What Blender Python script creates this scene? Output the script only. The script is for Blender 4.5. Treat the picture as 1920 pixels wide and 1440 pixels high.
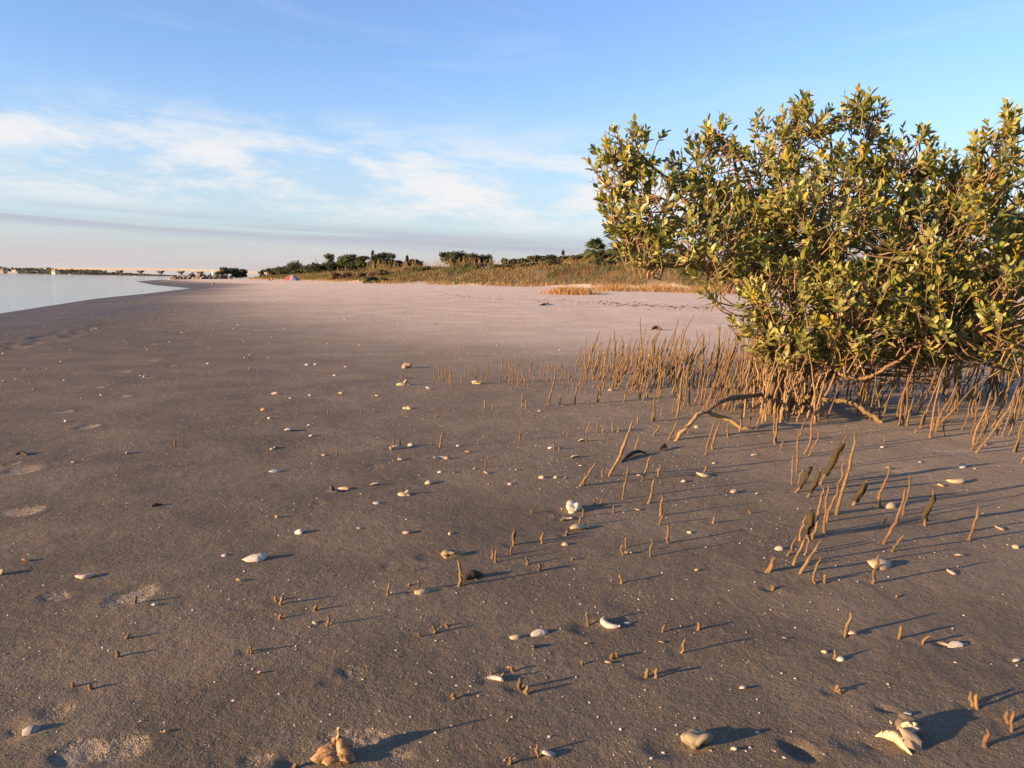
import bpy, math, random
import numpy as np
from mathutils import Vector, Matrix, Quaternion
R = math.radians
random.seed(7); rng = np.random.default_rng(11)
for o in list(bpy.data.objects): bpy.data.objects.remove(o)
sc = bpy.context.scene
COL = sc.collection

# ------------------------------------------------------------------ camera
F = 1490.0; CAMZ = 0.90
PITCH = math.atan((720-526.8)/F); ROLL = R(1.0)
cp, sp = math.cos(PITCH), math.sin(PITCH)
fwd = np.array([0, cp, -sp]); r0 = np.array([1.0, 0, 0]); u0 = np.array([0, sp, cp])
RT = math.cos(ROLL)*r0 + math.sin(ROLL)*u0
UP = math.cos(ROLL)*u0 - math.sin(ROLL)*r0
CAM = np.array([0, 0, CAMZ])
cam = bpy.data.cameras.new('camera'); cam.sensor_width = 36; cam.lens = F/1920*36
cam.clip_start = 0.05; cam.clip_end = 9000
co = bpy.data.objects.new('camera', cam); COL.objects.link(co)
co.matrix_world = Matrix(((RT[0], UP[0], -fwd[0], 0), (RT[1], UP[1], -fwd[1], 0), (RT[2], UP[2], -fwd[2], CAMZ), (0, 0, 0, 1)))
sc.camera = co
sc.render.engine = 'CYCLES'
sc.view_settings.view_transform = 'Standard'; sc.view_settings.look = 'None'
sc.view_settings.gamma = 1; sc.view_settings.use_curve_mapping = False
sc.view_settings.exposure = 1.6
sc.cycles.max_bounces = 6; sc.cycles.diffuse_bounces = 3; sc.cycles.transparent_max_bounces = 8
sc.cycles.use_denoising = True

# ------------------------------------------------------------------ sun and sky
SUN_EL = R(9.8); SUN_TO = R(25)          # light travels towards +X, a little +Y
L = Vector((math.cos(SUN_EL)*math.cos(SUN_TO), math.cos(SUN_EL)*math.sin(SUN_TO), -math.sin(SUN_EL)))
sl = bpy.data.lights.new('sun', 'SUN'); sl.energy = 5.0; sl.angle = R(0.5); sl.color = (1.0, 0.63, 0.33)
so = bpy.data.objects.new('sun', sl); COL.objects.link(so)
so.rotation_euler = L.to_track_quat('-Z', 'Y').to_euler(); so.location = (-20, -10, 12)

w = bpy.data.worlds.new('World'); sc.world = w; w.use_nodes = True
nt = w.node_tree; nt.nodes.clear()
def N(t, **k):
    n = nt.nodes.new(t)
    for a, b in k.items(): setattr(n, a, b)
    return n
def lk(a, b): nt.links.new(a, b)
def mth(op, a, b=None, c=None, clamp=False):
    n = nt.nodes.new('ShaderNodeMath'); n.operation = op; n.use_clamp = clamp
    for i, v in enumerate((a, b, c)):
        if v is None: continue
        if isinstance(v, (int, float)): n.inputs[i].default_value = v
        else: nt.links.new(v, n.inputs[i])
    return n.outputs[0]
def sstep(v, a, b):
    n = nt.nodes.new('ShaderNodeMapRange'); n.interpolation_type = 'SMOOTHSTEP'
    n.inputs[1].default_value = a; n.inputs[2].default_value = b
    nt.links.new(v, n.inputs[0]); return n.outputs[0]
sky = N('ShaderNodeTexSky', sky_type='NISHITA', sun_disc=False, sun_elevation=SUN_EL, altitude=0, air_density=1.0, dust_density=0.4, ozone_density=3.5)
sky.sun_rotation = math.atan2(-math.cos(SUN_TO), -math.sin(SUN_TO))
tc = N('ShaderNodeTexCoord')
sep = N('ShaderNodeSeparateXYZ'); lk(tc.outputs['Generated'], sep.inputs[0])
X_, Y_, Z_ = sep.outputs
elv = mth('ADD', Z_, mth('MULTIPLY', X_, 0.035))
def cnoise(sx, sz, off, detail, rough, dist=0.0):
    cb = N('ShaderNodeCombineXYZ')
    lk(mth('MULTIPLY_ADD', X_, sx, off), cb.inputs[0]); lk(mth('MULTIPLY', Y_, sx), cb.inputs[1]); lk(mth('MULTIPLY', elv, sz), cb.inputs[2])
    n = N('ShaderNodeTexNoise'); n.inputs['Scale'].default_value = 1; n.inputs['Detail'].default_value = detail
    n.inputs['Roughness'].default_value = rough; n.inputs['Distortion'].default_value = dist
    lk(cb.outputs[0], n.inputs['Vector']); return n.outputs['Fac']
SKYK = 0.108
# cirrus bank low over the horizon, all the way round
n1 = cnoise(4.6, 19, 3.7, 9, 0.60, 0.25)
n2 = cnoise(14, 50, 8.1, 7, 0.65, 0.2)
band = mth('MULTIPLY', sstep(elv, 0.045, 0.085), mth('SUBTRACT', 1.0, sstep(elv, 0.125, 0.20)))
cir = mth('MULTIPLY', sstep(mth('ADD', n1, mth('MULTIPLY', mth('SUBTRACT', n2, 0.5), 0.35)), 0.40, 0.62), band)
n3 = cnoise(2.0, 14, 15.2, 7, 0.6, 1.0)
veil = mth('MULTIPLY', sstep(n3, 0.5, 0.8), 0.22)
cirf = mth('ADD', mth('MULTIPLY', cir, 0.95), veil, clamp=True)
# flat grey-lilac streak of stratus just above the horizon
n4 = cnoise(2.2, 70, 21.0, 5, 0.55, 0.3)
sband = mth('MULTIPLY', sstep(elv, 0.026, 0.040), mth('SUBTRACT', 1.0, sstep(elv, 0.044, 0.064)))
strat = mth('MULTIPLY', mth('MULTIPLY', sstep(n4, 0.36, 0.58), sband), 0.62)
def mix(fac, a, b):
    m = N('ShaderNodeMix', data_type='RGBA')
    lk(fac, m.inputs[0])
    for s, v in ((6, a), (7, b)):
        if isinstance(v, tuple): m.inputs[s].default_value = v
        else: lk(v, m.inputs[s])
    return m.outputs[2]
def K(r, g, b): return (r/SKYK, g/SKYK, b/SKYK, 1)
CLD = 0.46
hz0 = mth('MULTIPLY', mth('SUBTRACT', 1.0, sstep(Z_, 0.0, 0.26)), 0.78)
hz = mth('MULTIPLY', mth('SUBTRACT', 1.0, sstep(Z_, -0.02, 0.080)), 0.93)
hs = N('ShaderNodeHueSaturation'); hs.inputs['Saturation'].default_value = 0.97; hs.inputs['Hue'].default_value = 0.512; lk(sky.outputs[0], hs.inputs['Color'])
c00 = mix(hz0, hs.outputs[0], K(0.188, 0.212, 0.245))
c0 = mix(hz, c00, K(0.212, 0.179, 0.171))
c1 = mix(cirf, c0, K(0.295, 0.297, 0.300))
c2 = mix(strat, c1, K(0.150, 0.152, 0.190))
bg = N('ShaderNodeBackground'); bg.inputs['Strength'].default_value = SKYK
lk(c2, bg.inputs['Color'])
wo = N('ShaderNodeOutputWorld'); lk(bg.outputs[0], wo.inputs[0])

# ------------------------------------------------------------------ helpers
def ray(px, py):
    px = np.asarray(px, float); py = np.asarray(py, float)
    return fwd + ((px-960)/F)[..., None]*RT - ((py-720)/F)[..., None]*UP
def P(px, py, depth): return CAM + ray(px, py)*np.asarray(depth, float)[..., None]
def plane_xy(px, py, z):
    d = ray(px, py); t = (z-CAMZ)/d[..., 2]
    return (CAM + d*t[..., None])[..., :2]
def hor(px): return 526.8 + math.tan(ROLL)*(px-960)
_tab = np.random.default_rng(3).random((8, 256, 256))
def vn(x, y, k=0):
    x = np.asarray(x, float); y = np.asarray(y, float)
    xi = np.floor(x).astype(int); yi = np.floor(y).astype(int); fx = x-xi; fy = y-yi
    fx = fx*fx*(3-2*fx); fy = fy*fy*(3-2*fy); T = _tab[k % 8]
    a = T[xi & 255, yi & 255]; b = T[(xi+1) & 255, yi & 255]; c = T[xi & 255, (yi+1) & 255]; d = T[(xi+1) & 255, (yi+1) & 255]
    return (a*(1-fx)+b*fx)*(1-fy)+(c*(1-fx)+d*fx)*fy - 0.5
def sm(x, a, b):
    t = np.clip((np.asarray(x, float)-a)/(b-a), 0, 1); return t*t*(3-2*t)
def segdist(x, y, poly):
    best = np.full(np.shape(x), 1e9)
    for (x0, y0), (x1, y1) in zip(poly[:-1], poly[1:]):
        dx, dy = x1-x0, y1-y0
        t = np.clip(((x-x0)*dx+(y-y0)*dy)/(dx*dx+dy*dy), 0, 1)
        best = np.minimum(best, np.hypot(x-x0-t*dx, y-y0-t*dy))
    return best
def inside(x, y, poly):
    r = np.zeros(np.shape(x), bool)
    for (x0, y0), (x1, y1) in zip(poly, poly[1:]+poly[:1]):
        if y0 == y1: continue
        c = ((y0 > y) != (y1 > y)) & (x < (x1-x0)*(y-y0)/(y1-y0)+x0); r ^= c
    return r

# ------------------------------------------------------------------ terrain function
WATER = -0.50; TOE = 0.35
wl = [tuple(plane_xy(a, b, WATER)) for a, b in ((0, 588), (180, 560), (280, 550), (360, 540.5))]
sp_ = tuple(plane_xy(255, 527.5, WATER))
waterline = [(-30, -4000), (-14, -40), (-10.5, 0)] + wl + [(wl[-1][0]-14, wl[-1][1]+22), sp_, (sp_[0]+2, sp_[1]+25), (-100, 330), (-260, 1500), (-500, 4000)]
tp = [tuple(plane_xy(a, b, TOE)) for a, b in ((1330, 546), (1000, 538), (800, 533.5), (700, 531.5), (560, 526))]
toeline = [(900, -4000), (160, -40), (75, 38), (32, 57)] + tp + [(tp[-1][0]-18, tp[-1][1]+28), (-72, 225), (-86, 330), (-230, 1500), (-450, 4000)]
sea_poly = waterline + [(-9000, 4000), (-9000, -4000)]
dune_poly = toeline + [(9000, 4000), (9000, -4000)]
def hbase(x, y, full=False):
    x = np.asarray(x, float); y = np.asarray(y, float)
    dw = segdist(x, y, waterline); dd = segdist(x, y, toeline)
    sea = inside(x, y, sea_poly); dune = inside(x, y, dune_poly)
    t = dw/(dw+dd+1e-6)
    z = WATER + (TOE-WATER)*np.power(np.clip(t, 0, 1), 0.5)*np.clip(0.35+dw/6, 0, 1)
    z = np.where(sea, WATER-np.minimum(dw*0.05, 3), z)
    z = np.where(dune, TOE + (1.95-1.25*sm(y, 118, 185)+.4*sm(x, -12, 8))*sm(dd, -0.5, 13) + 0.5*sm(dd, 0, 8)*vn(x/7, y/7, 1) + 0.25*sm(dd, 0, 4)*vn(x/2.2, y/2.2, 2), z)
    if full: return z, dw, dd, sea, dune
    return z
DENTS = []       # x, y, rx, ry, angle, depth, rim
def hnear(x, y):
    r = np.hypot(x, y)
    n = 0.011*vn(x/0.75+9, y/0.6, 3)*1.0 + 0.005*vn(x/0.24, y/0.19+5, 4) + 0.0022*vn(x/0.07, y/0.07, 5)*(r < 9) + 0.02*vn(x/2.6, y/1.8, 6)
    n = n + 0.03*vn(x/6, y/4, 7)*sm(r, 8, 20)
    return n
def hdent(x, y):
    z = np.zeros(np.shape(x))
    if len(x) == 0: return z
    if len(x) == 1:
        DA = np.array(DENTS) if DENTS else np.zeros((0, 7))
        dl = [DENTS[i] for i in np.nonzero((np.abs(DA[:, 0]-x[0]) < .9) & (np.abs(DA[:, 1]-y[0]) < .9))[0]]
    else: dl = DENTS
    for (cx, cy, rx, ry, a, dep, rim) in dl:
        m = np.nonzero((np.abs(x-cx) < 2.2*max(rx, ry)) & (np.abs(y-cy) < 2.2*max(rx, ry)))
        if len(m[0]) == 0: continue
        ux = (x[m]-cx)*math.cos(a)+(y[m]-cy)*math.sin(a); uy = -(x[m]-cx)*math.sin(a)+(y[m]-cy)*math.cos(a)
        q = np.sqrt((ux/rx)**2+(uy/ry)**2)+.35*vn(x[m]/rx*1.1+cx*7, y[m]/rx*1.1, 2)
        z[m] += -dep*(1-sm(q, 0.35, 1.0)) + rim*np.exp(-((q-1.12)/0.22)**2)
    return z
def hfull(x, y):
    x = np.atleast_1d(np.asarray(x, float)); y = np.atleast_1d(np.asarray(y, float))
    z, dw, dd, sea, dune = hbase(x, y, True)
    return z + np.where(sea | dune, 0, hnear(x, y)*np.clip(dw/5, 0, 1)) + hdent(x, y)
def gp(px, py):
    """points on the terrain seen at these pixels"""
    px = np.atleast_1d(np.asarray(px, float)); py = np.atleast_1d(np.asarray(py, float))
    d = ray(px, py)
    if py.min() > 575:                      # near, almost level sand: a few fixed-point steps do
        z = np.full(len(px), -0.15)
        for _ in range(14):
            q = CAM + d*((z-CAMZ)/d[:, 2])[:, None]; z = .5*z+.5*hbase(q[:, 0], q[:, 1])
        return CAM + d*((z-CAMZ)/d[:, 2])[:, None]
    ts = np.geomspace(6.0, 420, 220)
    out = np.zeros((len(px), 3)); done = np.zeros(len(px), bool); prev = np.full(len(px), 5.9)
    for t in ts:
        p = CAM + d*t
        hit = (~done) & (p[:, 2] < hbase(p[:, 0], p[:, 1]))
        if hit.any():
            lo = prev[hit].copy(); hi = np.full(hit.sum(), t); dh = d[hit]
            for _ in range(18):
                m = (lo+hi)/2; q = CAM + dh*m[:, None]; b = q[:, 2] < hbase(q[:, 0], q[:, 1])
                hi = np.where(b, m, hi); lo = np.where(b, lo, m)
            out[hit] = CAM + dh*hi[:, None]; done |= hit
        prev = np.where(done, prev, t)
    out[~done] = CAM + d[~done]*420
    return out

# ------------------------------------------------------------------ materials
def newmat(name, rough=0.8, spec=0.3):
    m = bpy.data.materials.new(name); m.use_nodes = True
    b = m.node_tree.nodes['Principled BSDF']; b.inputs['Roughness'].default_value = rough
    b.inputs['Specular IOR Level'].default_value = spec
    return m, m.node_tree, b
class NB:
    def __init__(s, t): s.t = t
    def n(s, ty, **k):
        n = s.t.nodes.new(ty)
        for a, b in k.items(): setattr(n, a, b)
        return n
    def l(s, a, b): s.t.links.new(a, b)
    def math(s, op, a, b=None, c=None, clamp=False):
        n = s.t.nodes.new('ShaderNodeMath'); n.operation = op; n.use_clamp = clamp
        for i, v in enumerate((a, b, c)):
            if v is None: continue
            if isinstance(v, (int, float)): n.inputs[i].default_value = v
            else: s.l(v, n.inputs[i])
        return n.outputs[0]
    def ss(s, v, a, b, o0=0, o1=1):
        n = s.t.nodes.new('ShaderNodeMapRange'); n.interpolation_type = 'SMOOTHSTEP'
        n.inputs[1].default_value = a; n.inputs[2].default_value = b; n.inputs[3].default_value = o0; n.inputs[4].default_value = o1
        s.l(v, n.inputs[0]); return n.outputs[0]
    def mix(s, fac, a, b, bt='MIX'):
        m = s.n('ShaderNodeMix', data_type='RGBA', blend_type=bt)
        if isinstance(fac, (int, float)): m.inputs[0].default_value = fac
        else: s.l(fac, m.inputs[0])
        for i, v in ((6, a), (7, b)):
            if isinstance(v, tuple): m.inputs[i].default_value = v if len(v) == 4 else v+(1,)
            else: s.l(v, m.inputs[i])
        return m.outputs[2]
    def noise(s, vec, scale, detail=4, rough=0.55, dist=0):
        n = s.n('ShaderNodeTexNoise'); n.inputs['Scale'].default_value = scale; n.inputs['Detail'].default_value = detail
        n.inputs['Roughness'].default_value = rough; n.inputs['Distortion'].default_value = dist
        if vec is not None: s.l(vec, n.inputs['Vector'])
        return n.outputs['Fac']
    def attr(s, name): return s.n('ShaderNodeAttribute', attribute_name=name)
    def mapping(s, vec, scale):
        m = s.n('ShaderNodeMapping'); m.inputs['Scale'].default_value = scale; s.l(vec, m.inputs['Vector']); return m.outputs[0]
    def bump(s, h, strength, dist, prev=None):
        b = s.n('ShaderNodeBump'); b.inputs['Strength'].default_value = strength; b.inputs['Distance'].default_value = dist
        s.l(h, b.inputs['Height'])
        if prev is not None: s.l(prev, b.inputs['Normal'])
        return b.outputs[0]

def sand_material():
    m, t, b = newmat('sand', 0.9, 0.25); q = NB(t)
    geo = q.n('ShaderNodeNewGeometry'); pos = geo.outputs['Position']
    tone = q.attr('tone'); sp3 = q.n('ShaderNodeSeparateColor'); q.l(tone.outputs['Color'], sp3.inputs[0])
    dry, wet, pat = sp3.outputs
    big = q.noise(pos, 1.6, 5, 0.6, 0.3); fine = q.noise(pos, 55, 3, 0.7); gr = q.noise(pos, 210, 2, 0.6)
    damp = q.mix(q.ss(big, 0.3, 0.72), (0.104, 0.084, 0.055), (0.174, 0.139, 0.093))
    dcol = q.mix(q.ss(q.noise(pos, 0.7, 5, 0.6), 0.35, 0.7), (0.64, 0.505, 0.36), (0.78, 0.635, 0.475))
    # pale streaks left by the last tide
    stv = q.mapping(pos, (0.9, 5.5, 1)); st = q.noise(stv, 1.3, 3, 0.55)
    stm = q.math('MULTIPLY', q.ss(st, 0.60, 0.72), q.ss(dry, 0.06, 0.4))
    c = q.mix(dry, damp, dcol)
    c = q.mix(q.math('MULTIPLY', stm, 0.5), c, (0.56, 0.48, 0.41))
    wcol = q.mix(q.ss(q.noise(pos, 0.5, 4, 0.6), 0.35, 0.65), (0.070, 0.053, 0.037), (0.104, 0.080, 0.058))
    c = q.mix(wet, c, wcol)
    pe = q.ss(q.math('ADD', pat, q.math('MULTIPLY', q.math('SUBTRACT', fine, 0.5), 1.9)), 0.3, 1.0)
    c = q.mix(q.math('MULTIPLY', pe, 0.5), c, (0.36, 0.30, 0.23))
    c = q.mix(q.ss(fine, 0.25, 0.75, 0, 1), q.mix(0.28, c, (0.03, 0.024, 0.02)), c)
    sp_m = q.ss(gr, 0.62, 0.72); c = q.mix(q.math('MULTIPLY', sp_m, 0.7), c, (0.5, 0.44, 0.37))
    dk = q.ss(gr, 0.34, 0.27); c = q.mix(q.math('MULTIPLY', dk, 0.5), c, (0.03, 0.025, 0.02))
    c = q.mix(q.math('MULTIPLY', tone.outputs['Alpha'], .9), c, q.mix(q.ss(q.noise(pos, .35, 5, .6), .35, .65), (.07, .068, .028), (.13, .085, .04)))
    q.l(c, b.inputs['Base Color'])
    q.l(q.ss(wet, 0.2, 1.0, 0.92, 0.62), b.inputs['Roughness'])
    h = q.math('ADD', q.math('MULTIPLY', fine, 0.6), q.math('MULTIPLY', gr, 0.35))
    h = q.math('MULTIPLY', h, q.math('MULTIPLY_ADD', pe, 1.6, 1.0))
    q.l(q.bump(h, 0.65, 0.010, q.bump(q.noise(pos, 17, 4, .6), .4, .016)), b.inputs['Normal'])
    return m
def water_material():
    m, t, b = newmat('water', 0.07, 0.5); q = NB(t)
    b.inputs['Base Color'].default_value = (0.035, 0.06, 0.085, 1); b.inputs['IOR'].default_value = 1.33
    geo = q.n('ShaderNodeNewGeometry')
    v = q.mapping(geo.outputs['Position'], (0.35, 1.0, 1)); v2 = q.mapping(geo.outputs['Position'], (0.05, 0.22, 1))
    h = q.math('ADD', q.math('MULTIPLY', q.noise(v, 2.2, 3), 0.05), q.math('MULTIPLY', q.noise(v2, 1.0, 2), 0.25))
    q.l(q.bump(h, 0.55, 0.5), b.inputs['Normal'])
    return m
def attr_material(name, rough=0.8, spec=0.25, bump=0, bscale=60, transl=0.0, nvar=0.35, nscale=30):
    """colour from the vertex colour 'tint', broken up with noise"""
    m, t, b = newmat(name, rough, spec); q = NB(t)
    a = q.attr('tint'); tcn = q.n('ShaderNodeTexCoord'); n = q.noise(tcn.outputs['Object'], nscale, 4, 0.6)
    c = q.mix(q.ss(n, 0.25, 0.75), q.mix(nvar, a.outputs['Color'], (0.02, 0.018, 0.014)), a.outputs['Color'])
    q.l(c, b.inputs['Base Color'])
    if bump: q.l(q.bump(q.noise(tcn.outputs['Object'], bscale, 4, 0.65), 0.6, bump), b.inputs['Normal'])
    if transl:
        tr = q.n('ShaderNodeBsdfTranslucent'); q.l(q.mix(0.5, c, (0.30, 0.30, 0.03), 'MIX'), tr.inputs['Color'])
        mx = q.n('ShaderNodeMixShader'); mx.inputs[0].default_value = transl
        q.l(b.outputs[0], mx.inputs[1]); q.l(tr.outputs[0], mx.inputs[2])
        q.l(mx.outputs[0], t.nodes['Material Output'].inputs['Surface'])
    return m
M = dict(
    sand=sand_material(), water=water_material(),
    bark=attr_material('bark', 0.85, 0.2, 0.006, 90, nvar=0.5, nscale=45),
    leaf=attr_material('mangrove_leaf', 0.42, 0.45, transl=0.18, nvar=0.18, nscale=14),
    foliage=attr_material('foliage', 0.75, 0.2, transl=0.12, nvar=0.3, nscale=2.0),
    grass=attr_material('dry_grass', 0.8, 0.15, transl=0.2, nvar=0.2, nscale=1.0),
    shell=attr_material('shell', 0.55, 0.4, 0.0015, 160, nvar=0.35, nscale=70),
    rock=attr_material('rock', 0.9, 0.2, 0.03, 6, nvar=0.45, nscale=2.5),
    paint=attr_material('paint', 0.6, 0.3, nvar=0.12, nscale=0.8),
    cloth=attr_material('tent_cloth', 0.7, 0.2, nvar=0.1, nscale=3),
)

# ------------------------------------------------------------------ mesh building
class MB:
    def __init__(s): s.v = []; s.f = []; s.c = []; s.n = 0
    def add(s, verts, faces, col):
        verts = np.asarray(verts, float); k = len(verts)
        s.v.append(verts); s.f += [tuple(i+s.n for i in f) for f in faces]
        col = np.asarray(col, float)
        s.c.append(np.tile(col, (k, 1)) if col.ndim == 1 else col); s.n += k
    def addm(s, V, pat, C):
        V = np.asarray(V, float); n, k, _ = V.shape; C = np.asarray(C, float)
        s.v.append(V.reshape(-1, 3)); s.c.append(np.repeat(C, k, axis=0)); st = s.n+np.arange(n)*k
        for f in pat: s.f += (st[:, None]+np.array(f)).tolist()
        s.n += n*k
    def mesh(s, name, mat, smooth=True):
        me = bpy.data.meshes.new(name)
        v = np.concatenate(s.v) if s.v else np.zeros((0, 3)); c = np.concatenate(s.c) if s.c else np.zeros((0, 3))
        me.from_pydata(v.tolist(), [], s.f)
        at = me.color_attributes.new('tint', 'FLOAT_COLOR', 'POINT')
        at.data.foreach_set('color', np.hstack([c[:, :3], np.ones((len(c), 1))]).astype(np.float32).ravel())
        me.materials.append(mat)
        if smooth: me.polygons.foreach_set('use_smooth', [True]*len(me.polygons))
        me.update(); return me
    def build(s, name, mat, parent=None, smooth=True):
        return link(name, s.mesh(name, mat, smooth), parent)
def link(name, me, parent=None):
    o = bpy.data.objects.new(name, me); COL.objects.link(o)
    if parent is not None: o.parent = parent
    return o
def tag(o, label, cat=None, group=None, kind=None):
    o['label'] = label
    if cat: o['category'] = cat
    if group: o['group'] = group
    if kind: o['kind'] = kind
    return o
def empty(name, loc):
    o = bpy.data.objects.new(name, None); COL.objects.link(o); o.location = loc; o.empty_display_size = 0.1
    return o
def tube(pts, rad, n=6, cap=True):
    pts = np.asarray(pts, float); k = len(pts); V = []; Fc = []
    T = np.gradient(pts, axis=0); T /= np.linalg.norm(T, axis=1)[:, None]+1e-9
    ref = np.array([0, 1.0, 0]) if abs(T[0][1]) < 0.8 else np.array([1.0, 0, 0])
    for i in range(k):
        a = np.cross(T[i], ref); a /= np.linalg.norm(a)+1e-9; b = np.cross(T[i], a)
        for j in range(n):
            th = 2*math.pi*j/n; V.append(pts[i]+rad[i]*(math.cos(th)*a+math.sin(th)*b))
    for i in range(k-1):
        for j in range(n):
            Fc.append((i*n+j, i*n+(j+1) % n, (i+1)*n+(j+1) % n, (i+1)*n+j))
    if cap: Fc.append(tuple((k-1)*n+j for j in range(n))); Fc.append(tuple(reversed(range(n))))
    return V, Fc
def box(x0, y0, z0, x1, y1, z1):
    v = [(x, y, z) for z in (z0, z1) for y in (y0, y1) for x in (x0, x1)]
    return v, [(0, 2, 3, 1), (4, 5, 7, 6), (0, 1, 5, 4), (2, 6, 7, 3), (0, 4, 6, 2), (1, 3, 7, 5)]
def smooth_path(ctrl, per=6):
    c = np.asarray(ctrl, float); out = []
    c = np.vstack([2*c[0]-c[1], c, 2*c[-1]-c[-2]])
    for i in range(1, len(c)-2):
        for t in np.linspace(0, 1, per, endpoint=False):
            p0, p1, p2, p3 = c[i-1], c[i], c[i+1], c[i+2]
            out.append(0.5*((2*p1)+(-p0+p2)*t+(2*p0-5*p1+4*p2-p3)*t*t+(-p0+3*p1-3*p2+p3)*t**3))
    out.append(c[-2]); return np.array(out)
def var(c, s=0.15):
    k = 1+random.uniform(-s, s); return tuple(max(0, x*k*(1+random.uniform(-s, s)*0.4)) for x in c)

# ------------------------------------------------------------------ things marked on the picture (tile x0, y0, scale)
TA = (0, 640, 3.84); TB = (480, 640, 3.84); TC = (960, 640, 3.84); TD = (0, 1000, 3.272); TE = (480, 1000, 3.272)
TF = (960, 1000, 3.272); TG = (1440, 1040, 3.6); TH = (1440, 760, 4.0); TR = (1480, 540, 4.364)
def tl(t, x, y): return t[0]+x/t[2], t[1]+y/t[2]
# footprints and scrapes: tile, x, y, width, height (zoomed px), depth, pale
PRINTS = [(TA, 435, 512, 130, 26, 1), (TA, 625, 615, 135, 36, 1), (TA, 705, 333, 100, 16, 1), (TA, 890, 400, 100, 20, 1), (TA, 885, 217, 80, 12, 1),
 (TA, 1050, 260, 90, 15, 1), (TA, 1240, 168, 70, 11, 1), (TA, 1105, 133, 70, 11, 1), (TA, 1325, 95, 65, 12, 1), (TA, 1160, 70, 50, 9, 1), (TA, 1105, 18, 45, 9, 1),
 (TA, 155, 925, 200, 58, 1), (TA, 95, 880, 100, 24, .7), (TA, 110, 1228, 300, 66, 1.2), (TD, 800, 390, 270, 110, .9), (TD, 340, 388, 190, 56, .7),
 (TD, 470, 1370, 270, 130, 1.0), (TD, 700, 1330, 330, 150, .75), (TD, 340, 1105, 190, 90, .5), (TE, 620, 1275, 420, 110, .7), (TE, 820, 210, 120, 60, .5), (TE, 600, 870, 170, 90, .5),
 (TB, 850, 915, 140, 70, .45), (TB, 450, 1190, 110, 60, .4), (TG, 1250, 600, 300, 90, .3), (TF, 700, 420, 340, 130, .3), (TD, 1560, 1400, 200, 90, .6), (TE, 880, 1390, 200, 70, .5)]
HOLES = [(TG, 215, 1340, 270, 120, -50, .030), (TG, 790, 1060, 150, 50, -22, .022), (TE, 540, 850, 110, 50, 0, .010), (TE, 450, 930, 160, 70, 30, .010), (TF, 470, 345, 240, 40, 0, .008),
 (TG, 690, 1290, 150, 70, -20, .012), (TD, 1500, 470, 180, 36, 0, .008), (TE, 1390, 930, 120, 60, 0, .008), (TD, 90, 1210, 150, 60, 0, .012), (TA, 400, 715, 170, 40, 0, .012)]
pr = gp(*np.array([tl(t, x, y) for t, x, y, *_ in PRINTS]).T)
PATCH = []
for (t, x, y, ww, hh, k), p in zip(PRINTS, pr):
    d = np.linalg.norm(p-CAM); rx = ww/t[2]/2*d/F; ry = hh/t[2]/2*d/F*d/(CAMZ-p[2]); ry = min(ry, rx*2.4)
    PATCH.append((p[0], p[1], rx, ry, k)); DENTS.append((p[0], p[1], rx, ry, 0, 0.006*k, 0.002*k))
rt = random.Random(2); trk = gp(*np.array([(x_ + rt.uniform(-6, 6), 655-(x_*.235)+rt.gauss(0, 4.5)) for x_ in np.linspace(-10, 225, 70)]).T)
for p in trk: DENTS.append((p[0], p[1], rt.uniform(.16, .30), rt.uniform(.12, .22), rt.uniform(0, 3), rt.uniform(.008, .02), .003))
ho = gp(*np.array([tl(h[0], h[1], h[2]) for h in HOLES]).T)
for (t, x, y, ww, hh, a, dep), p in zip(HOLES, ho):
    d = np.linalg.norm(p-CAM); DENTS.append((p[0], p[1], ww/t[2]/2*d/F, hh/t[2]/2*d/F*1.6, R(a), dep*.38, dep*0.06))

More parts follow.
